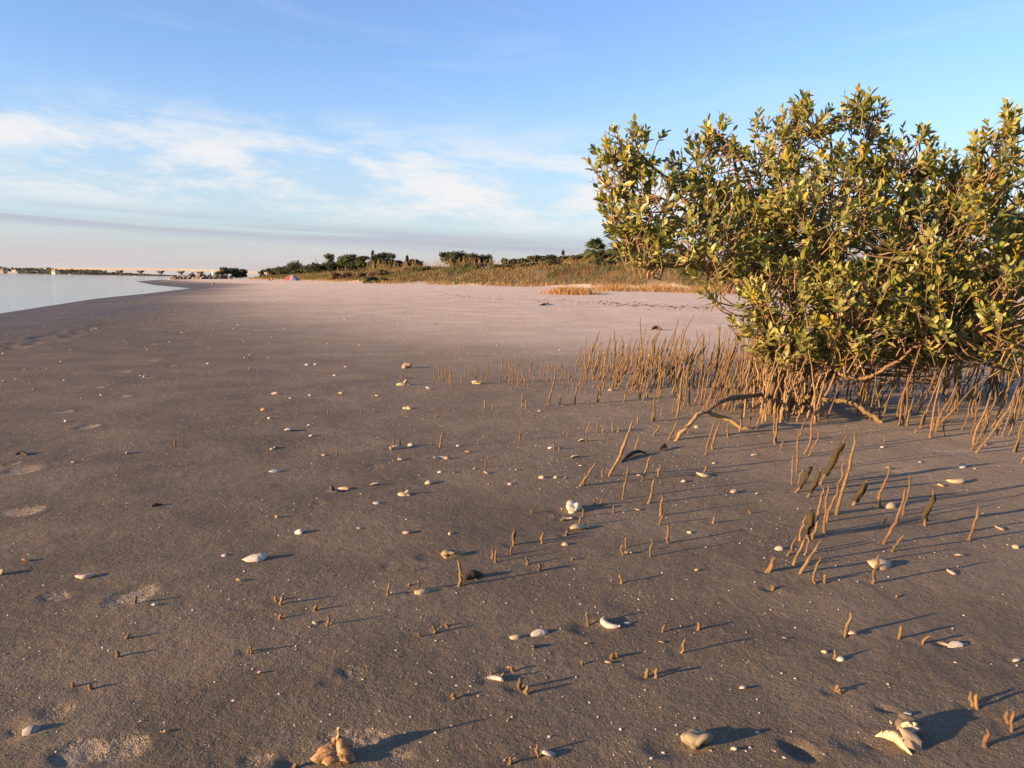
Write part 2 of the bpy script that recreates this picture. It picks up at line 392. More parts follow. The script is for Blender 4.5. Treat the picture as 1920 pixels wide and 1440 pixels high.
# roots standing in the sand: tile -> base x, y, top x, y (zoomed px)
ROOTS = {
 'F': (TF, [(10,85,15,0),(185,75,187,5),(332,20,335,-10),(95,205,93,155),(170,240,170,195),(372,178,372,160),(672,148,672,78),(702,100,698,38),(855,158,852,45),(955,70,958,-40),(672,320,665,258),(465,565,455,475),(925,610,938,562),(1145,600,1152,550),(1040,742,1057,632),(618,780,622,745),(640,778,650,738),(430,815,430,793),(825,888,835,835),(882,892,885,828),(48,975,52,897),(90,1005,90,955),(5,855,5,820),(158,1392,157,1318),(1565,245,1600,145),(1598,355,1600,322)]),
 'E': (TE, [(1575,85,1585,-20),(1565,145,1567,95),(1445,170,1450,108),(1468,188,1470,105),(968,240,968,213),(1245,335,1243,172),(1262,290,1265,255),(805,388,825,293),(940,332,942,312),(985,365,1000,295),(150,450,160,393),(122,425,125,395),(365,485,368,450),(147,540,147,508),(438,580,442,518),(1005,648,1003,615),(1092,622,1090,572),(1172,580,1172,560),(1572,858,1572,822),(1515,915,1516,868),(1620,975,1620,898),(1440,880,1440,862),(1215,1037,1216,1000),(240,1440,243,1405),(1563,1440,1562,1395)]),
 'D': (TD, [(832,438,835,385),(775,655,787,618),(722,762,722,715),(450,942,450,912),(553,962,555,928),(1540,752,1545,692),(1527,745,1532,712)]),
 'A': (TA, [(1075,742,1072,725),(1258,755,1258,715),(1315,762,1318,722),(1235,760,1235,743),(1425,548,1415,510),(1718,540,1720,518),(1237,900,1237,872)]),
 'B': (TB, [(518,525,518,488),(758,517,758,482),(147,530,147,505),(1080,510,1078,465),(1272,505,1272,480),(1390,495,1390,472),(1645,488,1650,430),(1705,490,1705,460),(1297,550,1305,522),(1207,550,1207,530),(1115,628,1112,590),(972,790,975,750),(990,775,995,710),(1035,768,1037,712),(1325,768,1345,665),(580,825,583,785),(772,805,772,788),(1655,915,1657,855),(1670,850,1672,832),(1895,718,1903,648),(1918,480,1918,375),(1640,160,1640,115),(1885,178,1890,130),(1800,200,1808,95),(1820,175,1815,130),(1580,272,1583,160),(1590,265,1597,185),(1662,278,1664,172),(1625,285,1625,228),(1680,270,1680,215),(1483,310,1490,230),(1410,305,1410,262),(1365,245,1367,197),(1330,230,1328,185),(1285,230,1285,190),(1240,210,1240,190),(1183,312,1183,285),(1275,318,1272,285),(1043,265,1040,225),(1052,265,1052,240),(933,265,935,225),(835,320,835,290),(937,318,937,295),(700,325,698,310),(1685,308,1685,285),(1795,290,1810,200),(1820,300,1830,180),(1845,300,1855,200),(1885,300,1895,220),(1755,295,1755,240),(1720,345,1720,325),(1845,352,1845,330),(1430,160,1430,142),(1705,160,1703,138),(1760,168,1757,148)]),
 'C': (TC, [(70,478,75,372),(100,490,102,422),(262,468,305,168),(345,460,352,382),(450,455,465,290),(552,475,552,425),(653,468,655,425),(612,445,625,290),(620,440,645,280),(237,492,238,472),(45,178,45,135),(78,252,72,185),(42,300,50,220),(5,292,10,205),(215,250,213,165),(228,255,230,195),(240,320,295,170),(345,290,350,200),(360,285,362,195),(375,265,377,195),(410,290,412,200),(440,270,440,210),(430,285,425,230),(150,300,165,255),(88,300,90,258),(128,240,130,190),(150,255,150,210),(200,290,203,255),(460,170,495,55),(480,172,525,55),(445,125,500,55),(590,100,640,5),(562,275,575,180),(560,160,563,115),(410,185,405,145),(520,305,540,240),(365,300,365,280),(435,345,435,300),(400,370,402,335),(175,358,180,338),(525,370,530,340),(805,438,840,300),(865,372,885,300),(905,595,908,530),(1075,540,1080,475),(1155,518,1160,455),(1215,490,1215,435),(1300,525,1303,455),(1008,582,1015,390),(1022,580,1028,450),(1185,558,1240,170),(1235,420,1245,250),(1275,462,1272,300),(395,690,400,655),(537,668,563,580),(612,665,613,592),(655,672,658,610),(725,660,727,590),(765,660,766,625),(55,718,62,648),(300,785,302,740),(342,785,342,765),(535,728,535,680),(690,985,850,568),(1015,688,1065,605),(1127,718,1190,560),(875,805,915,670),(490,1055,615,862),(520,1050,525,960),(650,990,657,925),(800,1142,830,905),(930,1010,1003,820),(985,1170,1010,970),(1055,975,1060,888),(1075,1260,1062,1095),(1060,1330,1085,1250),(590,1190,593,1135),(635,1190,648,1125),(730,1240,732,1185),(510,1270,513,1210),(475,1335,490,1262),(138,1245,140,1215),(295,1275,295,1245),(375,1290,378,1265),(390,1410,395,1365),(1375,965,1395,900),(1712,1245,1712,1215),(1450,1320,1452,1265),(1390,815,1445,560),(1437,780,1485,570),(1555,705,1560,570),(1180,690,1182,630),(1270,680,1272,620),(1640,665,1660,480),(1690,640,1720,400),(1757,665,1810,480),(1890,745,1900,560)]),
 'H': (TH, [(875,280,878,232),(1105,215,1105,180),(1320,240,1312,140),(45,290,50,0),(62,290,40,20),(90,340,110,270),(240,235,270,100),(180,595,195,370),(215,500,215,180),(225,590,250,470),(205,655,340,430),(305,690,370,450),(310,380,370,200),(270,370,355,50),(390,585,535,230),(490,480,570,205),(530,585,560,400),(510,820,610,210),(370,830,400,610),(420,960,430,600),(440,880,500,560),(640,745,710,540),(845,755,868,405),(870,1045,985,615),(850,920,890,830),(930,1105,990,960),(1015,820,1065,515),(1180,895,1195,610),(1510,1005,1520,730),(150,1140,220,1000),(185,1210,265,1000),(240,1275,375,1000),(345,1345,380,1140),(425,1345,430,1280),(5,1265,40,1135),(285,1135,300,1000),(235,1020,265,810),(290,1000,320,750),(330,1010,360,770),(785,1345,785,1100),(35,1390,38,1355),(1535,300,1610,-60),(1520,335,1660,60),(1560,355,1760,-40),(1840,350,1900,60),(1860,350,1915,130),(1905,440,1915,320),(1820,175,1860,-60),(1140,180,1230,-60),(1215,245,1210,60),(1260,205,1300,-40),(980,160,990,-60),(1010,155,1015,-40),(1040,160,1075,-60)]),
 'G': (TG, [(520,550,550,388),(885,570,890,470),(1040,605,1085,540),(445,710,443,640),(470,930,468,880),(485,945,487,910),(1380,1020,1375,925),(1405,1040,1410,935),(1620,1140,1625,1060),(1648,1200,1665,1060),(1465,1310,1485,1185),(865,290,868,272),(32,245,33,215)]),
 'R': (TR, [(905,1130,1010,470),(930,1110,945,760),(960,1130,1010,920),(740,1070,705,640),(660,1080,660,720),(555,1055,570,640),(500,940,510,620),(610,980,620,700),(1080,1150,1225,560),(1150,1230,1200,740),(1200,1180,1315,760),(1230,1110,1580,720),(1360,1010,1370,680),(1040,1040,1150,640),(1310,950,1370,680),(1530,940,1550,800),(1690,1100,1800,600),(1815,1150,1865,740),(785,1265,783,1215)]),
}
ALGAE = {('H', i) for i in (10, 11, 14, 21, 27, 37)}
roots = []   # px, py, tx, ty, zone
for k, (t, lst) in ROOTS.items():
    for i, (a, b, c, d) in enumerate(lst):
        x, y = tl(t, a, b); x2, y2 = tl(t, c, d)
        z = 'algae' if (k, i) in ALGAE else None
        roots.append((x, y, x2, y2, z, True))
rr = random.Random(5)
for _ in range(215):                                    # thicket beside the trunk
    x = 1085+375*rr.random()**0.75; f = (x-1085)/375
    y = rr.uniform(690-22*f, 738+50*f); h = rr.uniform(38, 62+42*f)*(1.0 if rr.random() < .8 else 1.35)
    roots.append((x, y, x+h*math.tan(R(rr.gauss(13, 9))), y-h, None, False))
for _ in range(215):                                    # under the crown and past it
    x = rr.uniform(1440, 2010); y = rr.uniform(690, 795) if x < 1800 else rr.uniform(700, 825); h = rr.uniform(38, 92)*(0.7+0.3*(y-690)/110)
    roots.append((x, y, x+h*math.tan(R(rr.gauss(12, 10))), y-h, None, False))
for _ in range(260):
    x = rr.uniform(1400, 2010); y = rr.uniform(668, 745); h = rr.uniform(35, 85)
    roots.append((x, y, x+h*math.tan(R(rr.gauss(10, 9))), y-h, None, False))
for _ in range(120):
    x = 1100+330*rr.random()**.7; y = rr.uniform(672, 730); h = rr.uniform(28, 60)
    roots.append((x, y, x+h*math.tan(R(rr.gauss(14, 9))), y-h, None, False))
for _ in range(34):
    x = rr.uniform(820, 1090); y = rr.uniform(688, 728); h = rr.uniform(8, 30)
    roots.append((x, y, x+h*math.tan(R(rr.gauss(6, 8))), y-h, None, False))
rb = gp([r[0] for r in roots], [r[1] for r in roots])
for (x, y, *_r), p in zip(roots, rb):
    if y > 860: DENTS.append((p[0]-0.012, p[1], 0.04, 0.03, 0, 0.0022, 0.0006))

# shells: tile, x, y, width (zoomed px), kind, colour
W_, C_, T_, G_, PK, OR, DK = (.52, .48, .41), (.46, .36, .22), (.40, .29, .17), (.30, .28, .25), (.60, .42, .34), (.56, .30, .12), (.06, .052, .045)
SHELLS = [(TB,245,648,85,'O',W_),(TB,398,682,40,'F',C_),(TB,383,608,25,'F',W_),(TB,140,380,45,'O',PK),(TB,872,397,32,'F',C_),(TB,1075,315,52,'K',C_),(TB,1580,308,45,'K',C_),(TB,1090,190,46,'K',T_),(TB,1090,485,60,'O',C_),(TB,1300,540,32,'O',T_),(TB,1115,755,42,'C',W_),(TB,1010,780,85,'O',C_),(TB,495,825,45,'O',T_),(TB,370,168,35,'F',W_),(TB,430,168,30,'C',W_),(TB,650,188,30,'F',C_),(TB,140,940,70,'O',W_),(TB,550,1090,55,'K',DK),(TB,640,1068,78,'O',C_),(TB,860,1042,58,'O',W_),(TB,1085,1115,48,'K',C_),(TB,1250,1030,78,'C',C_),(TB,1325,950,36,'C',W_),(TB,1435,955,26,'S',DK),(TB,1310,850,62,'R',W_),(TB,1040,860,48,'C',C_),(TB,1530,805,46,'O',T_),(TB,1575,930,30,'C',C_),(TB,1660,962,42,'F',C_),(TB,1830,1045,40,'C',PK),(TB,870,1180,58,'O',W_),(TB,310,1390,66,'C',W_),(TB,150,1285,42,'S',T_),(TB,745,1360,36,'F',C_),(TB,1085,1390,56,'F',C_),(TB,1085,1297,22,'C',W_),(TB,55,498,42,'C',OR),(TB,95,560,30,'C',C_),(TB,610,375,36,'O',T_),(TB,570,245,30,'F',W_),(TB,1250,352,52,'F',W_),
 (TC,485,1360,145,'O',C_),(TC,388,1297,72,'R',C_),(TC,215,1000,46,'C',C_),(TC,315,1000,36,'C',C_),(TC,387,1005,32,'C',C_),(TC,455,838,66,'O',C_),(TC,495,905,25,'F',W_),(TC,510,725,60,'O',W_),(TC,915,975,32,'F',C_),(TC,1380,975,82,'R',C_),(TC,1457,877,32,'F',C_),(TC,1600,1090,62,'O',C_),(TC,1765,1105,32,'C',W_),(TC,1745,820,46,'O',C_),(TC,905,1220,46,'F',C_),(TC,1330,630,46,'C',C_),(TC,710,355,46,'C',C_),(TC,198,508,26,'C',C_),(TC,995,1165,26,'F',C_),
 (TD,160,175,42,'C',OR),(TD,10,255,32,'K',C_),(TD,525,275,76,'R',PK),(TD,1378,140,36,'C',W_),(TD,1475,300,46,'F',C_),(TD,950,450,38,'C',W_),(TD,1020,1228,36,'C',OR),(TD,865,1165,20,'C',W_),(TD,1600,875,36,'C',PK),
 (TE,1015,380,78,'O',C_),(TE,1470,920,92,'R',W_),(TE,365,568,38,'F',C_),(TE,1590,650,66,'O',C_),
 (TF,165,625,90,'O',W_),(TF,130,712,50,'S',DK),(TF,460,690,32,'C',C_),(TF,710,568,46,'O',G_),(TF,595,812,42,'F',C_),(TF,1415,968,46,'C',PK),(TF,1362,1350,32,'S',W_),(TF,228,1278,22,'C',W_),(TF,1135,240,34,'C',C_),(TF,855,1408,22,'F',W_),(TF,225,1393,80,'F',W_),(TF,918,685,32,'O',C_),(TF,705,140,46,'R',C_),(TF,325,85,42,'C',C_),
 (TG,565,548,72,'C',PK),(TG,1265,610,86,'O',W_),(TG,1185,605,60,'R',T_),(TG,488,715,54,'C',W_),(TG,110,580,28,'C',PK),(TG,1680,722,62,'O',W_),(TG,1290,15,46,'O',C_),(TG,380,670,36,'C',C_),
 (TH,910,760,96,'O',C_),(TH,1300,598,52,'F',C_),(TH,1455,465,66,'F',W_),(TH,1740,925,60,'F',T_),(TH,1860,1065,46,'C',C_),(TH,85,1095,62,'C',PK),(TH,1625,300,36,'C',C_),(TH,1140,435,26,'C',W_),(TG,940,1095,44,'F',W_),(TG,830,1150,26,'S',C_)]
HERO = {'whelk': (TG, 845, 1290), 'moon': (TG, 930, 1222), 'cluster': (TE, 495, 1400), 'crescent': (TF, 590, 580), 'stoneA': (TE, 1185, 150), 'stoneB': (TF, 1145, 1325),
        'knob': (TC, 455, 1230), 'long': (TG, 755, 92), 'pair': (TD, 1570, 165), 'cockle': (TD, 190, 1222), 'crescent2': (TH, 1425, 575)}
sh_pos = gp(*np.array([tl(s[0], s[1], s[2]) for s in SHELLS]).T)
he_pos = dict(zip(HERO, gp(*np.array([tl(*HERO[k]) for k in HERO]).T)))
for s, p in zip(SHELLS, sh_pos):
    d = np.linalg.norm(p-CAM); r_ = s[3]/s[0][2]/2*d/F
    if s[2]/s[0][2]+s[0][1] > 760: DENTS.append((p[0]-r_*1.1, p[1], r_*1.5, r_*1.1, 0, min(0.0035, r_*0.1), 0.0006))
for k in ('whelk', 'cluster', 'knob', 'stoneA', 'stoneB', 'crescent', 'cockle'):
    p = he_pos[k]; DENTS.append((p[0]-0.06, p[1]-0.01, 0.085, 0.06, 0, 0.006, 0.0015))

# ------------------------------------------------------------------ ground sheet
def build_ground():
    ang = np.concatenate([np.linspace(-46, 46, 660), np.linspace(46, 314, 70)[1:-1]])
    rad = np.concatenate([[0.02, 1.0, 2.0, 3.0], np.arange(3.6, 12, 0.0155), np.geomspace(12, 260, 230), np.geomspace(270, 5000, 40)])
    A, Rr = np.meshgrid(np.radians(ang), rad)
    X = np.sin(A)*Rr; Y = -3+np.cos(A)*Rr
    x = X.ravel(); y = Y.ravel()
    z, dw, dd, sea, dune = hbase(x, y, True)
    z = z + np.where(sea | dune, 0, hnear(x, y)*np.clip(dw/5, 0, 1)) + hdent(x, y)
    na = len(ang); nr = len(rad)
    idx = np.arange(nr*na).reshape(nr, na); nxt = np.roll(idx, -1, axis=1)
    q = np.stack([idx[:-1], nxt[:-1], nxt[1:], idx[1:]], -1).reshape(-1, 4)
    me = bpy.data.meshes.new('ground')
    me.vertices.add(len(x)); me.vertices.foreach_set('co', np.stack([x, y, z], 1).astype(np.float32).ravel())
    me.loops.add(q.size); me.loops.foreach_set('vertex_index', q[:, ::-1].ravel().astype(np.int32))
    me.polygons.add(len(q)); me.polygons.foreach_set('loop_start', np.arange(0, q.size, 4, dtype=np.int32))
    me.polygons.foreach_set('use_smooth', np.ones(len(q), bool)); me.update(calc_edges=True)
    uu = (y+1.6*x)*(1+.35*vn(x/8, y/5, 2)); dry = np.interp(uu, [3, 6, 10, 13, 18, 24, 40, 60], [0, .08, .26, .46, .70, .84, .95, 1]); dry = np.maximum(dry, 1-sm(dd, 3, 22)); dry = np.where(dune, 1, dry); dry = np.where(sea, 0, dry)
    wet = np.where(sea, 1, 1-sm(dw+2.5*vn(x/6, y/6, 4), 1.5, 10)); wet = np.where(y < 14, wet*sm(y, 6, 16), wet)
    pat = np.zeros(len(x))
    for (cx, cy, rx, ry, k) in PATCH:
        m = np.nonzero((np.abs(x-cx) < 1.6*rx) & (np.abs(y-cy) < 1.6*ry))[0]
        if len(m) == 0: continue
        qd = np.sqrt(((x[m]-cx)/rx)**2+((y[m]-cy)/ry)**2) + 0.7*vn(x[m]/rx*1.3, y[m]/ry*1.3, 6)
        pat[m] = np.maximum(pat[m], min(1, k)*(1-sm(qd, 0.6, 1.1)))
    at = me.color_attributes.new('tone', 'FLOAT_COLOR', 'POINT')
    veg = np.where(dune, sm(dd-4.5*vn(x/3.5+7, y/3.5, 4), .8, 2.6), 0)
    at.data.foreach_set('color', np.stack([dry, wet, pat, veg], 1).astype(np.float32).ravel())
    me.materials.append(M['sand'])
    o = link('ground', me); tag(o, 'damp grey sand beach rising to pale dry sand and dunes', 'ground', kind='structure')
build_ground()
me = bpy.data.meshes.new('water'); me.from_pydata([(-6000, -3000, WATER), (60, -3000, WATER), (60, 6000, WATER), (-6000, 6000, WATER)], [], [(0, 1, 2, 3)])
me.materials.append(M['water']); tag(link('water', me), 'calm pale inlet water along the curving beach', 'water', kind='structure')

# ------------------------------------------------------------------ far shore, bridge
def px_at(px, py, depth):
    p = P(px, py, depth); return p
fs = MB()
for (xa, xb, dep, top) in ((-160, 60, 1150, 3.0), (50, 200, 1050, 2.0), (190, 330, 900, 1.2)):
    a = P(xa, hor(xa), dep); b = P(xb, hor(xb), dep)
    v, f = box(min(a[0], b[0]), a[1], WATER-1, max(a[0], b[0]), a[1]+150, WATER+top*0.5)
    fs.add(v, f, (.06, .06, .045))
tag(fs.build('far_shore', M['foliage'], smooth=False), 'low dark far bank across the inlet', 'shore', kind='structure')
tw = MB()
def clump_quads(mb, n, fn, size, col, flat=0.0):
    pts = np.array([fn() for _ in range(n)])
    for p in pts:
        a = np.random.default_rng(random.randrange(1 << 30)).normal(size=3); a /= np.linalg.norm(a); b = np.cross(a, (0.3, 0.2, 0.9)); b /= np.linalg.norm(b)+1e-9
        s = size*random.uniform(.6, 1.4); mb.add([p-a*s-b*s*.5, p+a*s*.2-b*s*.6, p+a*s, p+b*s*.6], [(0, 1, 2, 3)], var(col, .35))
def treeline(xa, xb, dep, ya, yb, n, mb):
    for i in range(n):
        x = random.uniform(xa, xb); f = (x-xa)/(xb-xa); top = (hor(x)-(ya+(yb-ya)*f))/F*dep+CAMZ-WATER
        top *= 0.7+0.45*(vn(x*0.11, 3.3, 2)+0.5)+random.uniform(-.1, .1); z = WATER+random.random()**0.6*max(top, .5)
        p = P(x, hor(x), dep+random.uniform(0, 25)); p[2] = z
        a = np.array([random.uniform(-1, 1), 0.2, random.uniform(-.3, .5)]); b = np.array([random.uniform(-.4, .4), .3, 1]); s = random.uniform(.8, 2.0)*dep/1000
        mb.add([p-a*s, p-b*s*.6, p+a*s, p+b*s*.7], [(0, 1, 2, 3)], var((.035, .042, .034), .35))
treeline(-160, 60, 1150, 500.5, 502, 1300, tw); treeline(40, 200, 1050, 502.5, 506.5, 1300, tw); treeline(150, 250, 950, 508.5, 512.5, 700, tw); treeline(240, 330, 900, 513, 517, 420, tw)
tag(tw.build('far_treeline', M['foliage'], smooth=False), 'dark band of distant trees along the far bank', 'trees', kind='stuff')

def bridge():
    D = 1250.0
    pts = [(40, 503.6), (140, 504.2), (235, 504.6), (350, 505.8), (412, 507.8), (480, 510.5), (600, 515.5)]
    root = empty('road_bridge', P(235, 519, D)); bx = np.array(root.location)
    tag(root, 'long low concrete road bridge crossing the inlet on hammerhead piers', 'bridge')
    path = [P(a, b, D-(a-40)*0.55) for a, b in pts]
    d = MB(); rl = MB()
    for (mb, w0, z0, z1, c) in ((d, 6.0, -1.2, 0.0, (.20, .155, .115)), (rl, 6.2, 0.02, 0.7, (.24, .185, .13))):
        V = []; Fq = []
        for p in path:
            for s in (-1, 1):
                for z in (z0, z1): V.append(p+np.array([0, s*w0, z])-bx)
        for i in range(len(path)-1):
            k = i*4; Fq += [(k, k+4, k+5, k+1), (k+2, k+3, k+7, k+6), (k+1, k+5, k+7, k+3), (k, k+2, k+6, k+4)]
        mb.add(V, Fq, c)
    d.build('deck', M['paint'], root, smooth=False); rl.build('parapet', M['paint'], root, smooth=False)
    for px in (100, 141, 183, 224, 263, 301, 339, 375, 409, 441):
        yy = np.interp(px, [a for a, b in pts], [b for a, b in pts]); p = P(px, yy, D-(px-40)*0.55)
        m = MB(); top = p[2]-1.75
        v, f = box(p[0]-1.3, p[1]-2.2, WATER-2, p[0]+1.3, p[1]+2.2, top-1.6); m.add(np.array(v)-bx, f, (.24, .21, .18))
        vv = np.array([(p[0]-1.4, p[1]-2.4, top-3.2), (p[0]+1.4, p[1]-2.4, top-3.2), (p[0]+1.4, p[1]+2.4, top-3.2), (p[0]-1.4, p[1]+2.4, top-3.2),
                       (p[0]-3.4, p[1]-5.5, top-1.1), (p[0]+3.4, p[1]-5.5, top-1.1), (p[0]+3.4, p[1]+5.5, top-1.1), (p[0]-3.4, p[1]+5.5, top-1.1),
                       (p[0]-3.4, p[1]-5.5, top), (p[0]+3.4, p[1]-5.5, top), (p[0]+3.4, p[1]+5.5, top), (p[0]-3.4, p[1]+5.5, top)])
        fq = [(0, 1, 5, 4), (1, 2, 6, 5), (2, 3, 7, 6), (3, 0, 4, 7), (4, 5, 9, 8), (5, 6, 10, 9), (6, 7, 11, 10), (7, 4, 8, 11), (8, 9, 10, 11), (3, 2, 1, 0)]
        m.add(vv-bx, fq, (.20, .175, .15)); m.build('pier', M['paint'], root, smooth=False)
bridge()
def house(px, py, dep, ww, hh, wall, roof, label):
    p = P(px, py, dep); p[2] = WATER+1.2; root = empty('house', p); tag(root, label, 'house')
    m = MB(); v, f = box(-ww/2, -3, -2, ww/2, 3, hh); m.add(v, f, wall); m.build('wall', M['paint'], root, smooth=False)
    m = MB(); m.add([(-ww/2-.5, -3.5, hh+.02), (ww/2+.5, -3.5, hh+.02), (ww/2+.5, 3.5, hh+.02), (-ww/2-.5, 3.5, hh+.02), (-ww/2+1, 0, hh+2), (ww/2-1, 0, hh+2)],
          [(0, 1, 5, 4), (2, 3, 4, 5), (1, 2, 5), (3, 0, 4), (3, 2, 1, 0)], roof); m.build('roof', M['paint'], root, smooth=False)
    for wx in (-ww*.25, ww*.25):
        m = MB(); v, f = box(wx-.6, -3.06, hh*.45, wx+.6, -3.01, hh*.8); m.add(v, f, (.04, .05, .06)); m.build('window', M['paint'], root, smooth=False)
house(5, 505, 1130, 5, 4, (.36, .28, .19), (.2, .17, .16), 'small cream house on the far bank by moored boats')
house(102, 507, 1030, 4.5, 3.6, (.8, .62, .4), (.35, .22, .15), 'small sunlit ochre house among the far bank trees')
def boat(px, py, dep, ln, label, cat='boat', mast=0):
    p = P(px, py, dep); p[2] = WATER; root = empty('boat', p); tag(root, label, cat)
    m = MB(); h = ln*.14
    m.add([(-ln/2, -ln*.13, h), (ln*.3, -ln*.14, h), (ln/2, 0, h*1.3), (ln*.3, ln*.14, h), (-ln/2, ln*.13, h), (-ln/2, -ln*.09, -.3), (ln*.28, -ln*.08, -.3), (ln*.42, 0, -.3), (ln*.28, ln*.08, -.3), (-ln/2, ln*.09, -.3)],
          [(0, 1, 6, 5), (1, 2, 7, 6), (2, 3, 8, 7), (3, 4, 9, 8), (4, 0, 5, 9), (4, 3, 2, 1, 0)], (.42, .41, .40)); m.build('hull', M['paint'], root, smooth=False)
    m = MB(); v, f = box(-ln*.2, -ln*.08, h+.01, ln*.12, ln*.08, h+ln*.13); m.add(v, f, (.42, .41, .40)); m.build('cabin', M['paint'], root, smooth=False)
    if mast:
        m = MB(); v, f = tube([(0, 0, h), (0, 0, mast)], [.12, .08], 5); m.add(v, f, (.85, .84, .8)); m.build('mast', M['paint'], root)
        m = MB(); m.add([(0.1, -.06, h+1.2), (-ln*.4, -.06, h+1.2), (0.1, -.06, mast*.95), (0.1, .06, h+1.2), (-ln*.4, .06, h+1.2), (0.1, .06, mast*.95)], [(0, 1, 2), (5, 4, 3), (0, 3, 4, 1), (1, 4, 5, 2), (2, 5, 3, 0)], (.85, .83, .8)); m.build('sail', M['cloth'], root, smooth=False)
boat(28, 511.5, 1080, 17, 'large white motor boat moored along the far bank')
boat(131, 514.5, 900, 3.4, 'tiny white skiff on open water before the far trees')
boat(254, 519.8, 560, 1.8, 'tiny white dinghy near the bridge piers')
boat(399, 515, 800, 6, 'white sailboat with raised sail beyond the rock jetty', mast=8)
def marker():
    p = P(77, 513, 760); p[2] = WATER; root = empty('channel_marker', p); tag(root, 'dark channel marker post standing in the water', 'marker')
    m = MB(); v, f = tube([(0, 0, -2), (0, 0, 5)], [.28, .22], 6); m.add(v, f, (.07, .06, .05)); m.build('post', M['paint'], root)
    m = MB(); v, f = box(-.8, -.1, 4.4, .8, .1, 6.2); m.add(v, f, (.07, .09, .08)); m.build('sign_board', M['paint'], root, smooth=False)
marker()

# ------------------------------------------------------------------ rocks
def rock_mesh(seed, col, rough=.25, sub=2):
    import bmesh
    bm = bmesh.new(); bmesh.ops.create_icosphere(bm, subdivisions=sub, radius=1); r = random.Random(seed)
    ph = [(r.uniform(0, 6), r.uniform(1, 3), np.array([r.gauss(0, 1) for _ in range(3)])) for _ in range(7)]+[(r.uniform(0, 6), r.uniform(3, 6), np.array([r.gauss(0, 1) for _ in range(3)])) for _ in range(4)]
    for v in bm.verts:
        d = np.array(v.co); s = 1+sum(rough/(1+k*.4)*math.sin(f*float(d@a)+o) for k, (o, f, a) in enumerate(ph))
        s *= 1+r.uniform(-.05, .05)
        v.co = Vector(d*s)
    me = bpy.data.meshes.new('rock'); bm.to_mesh(me); bm.free()
    at = me.color_attributes.new('tint', 'FLOAT_COLOR', 'POINT'); n = len(me.vertices)
    at.data.foreach_set('color', np.tile(np.array(list(col)+[1]), (n, 1)).astype(np.float32).ravel())
    return me
RK = [rock_mesh(i, ((.22, .185, .155), (.30, .255, .21), (.07, .06, .052), (.17, .145, .125))[i % 4]) for i in range(8)]
for m_ in RK: m_.materials.append(M['rock'])
rj = random.Random(3)
for i in range(78):
    f = rj.random(); px = 316+112*f; row = rj.random()
    dep = 205+rj.uniform(-3, 3); p = P(px, 520, dep); s = rj.uniform(.35, .85)
    top = (hor(px)-(516.5 if px < 345 else 513.5 if px < 400 else 516))/F*dep+CAMZ
    p[2] = WATER+row*max(.4, (top-WATER)-.4)*(0.45 if px < 328 else 1); p[1] += (row)*3
    o = link('jetty_rock', RK[rj.randrange(8)]); o.location = p; o.scale = (s*rj.uniform(.9, 1.5), s, s*rj.uniform(.7, 1)); o.rotation_euler = (rj.uniform(0, 6), rj.uniform(0, 6), rj.uniform(0, 6))
    sz_ = 'small' if s < .5 else 'medium' if s < .68 else 'large'; wh = 'low in' if row < .35 else 'midway up' if row < .7 else 'on top of'; en = 'at its water end' if f < .33 else 'in its middle' if f < .66 else 'at its beach end'
    tn = ('grey-tan', 'pale', 'dark', 'brown-grey')[RK.index(o.data) % 4]
    tag(o, f'{sz_} {tn} boulder {wh} the rock jetty {en}', 'rock', f'{sz_} {tn} boulders {wh} the jetty {en}')
o = link('stone', RK[1]); q_ = gp(400, 533.5)[0]; o.location = q_; o.scale = (.16, .16, .28); tag(o, 'single pale stone on bare sand before the rock jetty', 'stone')

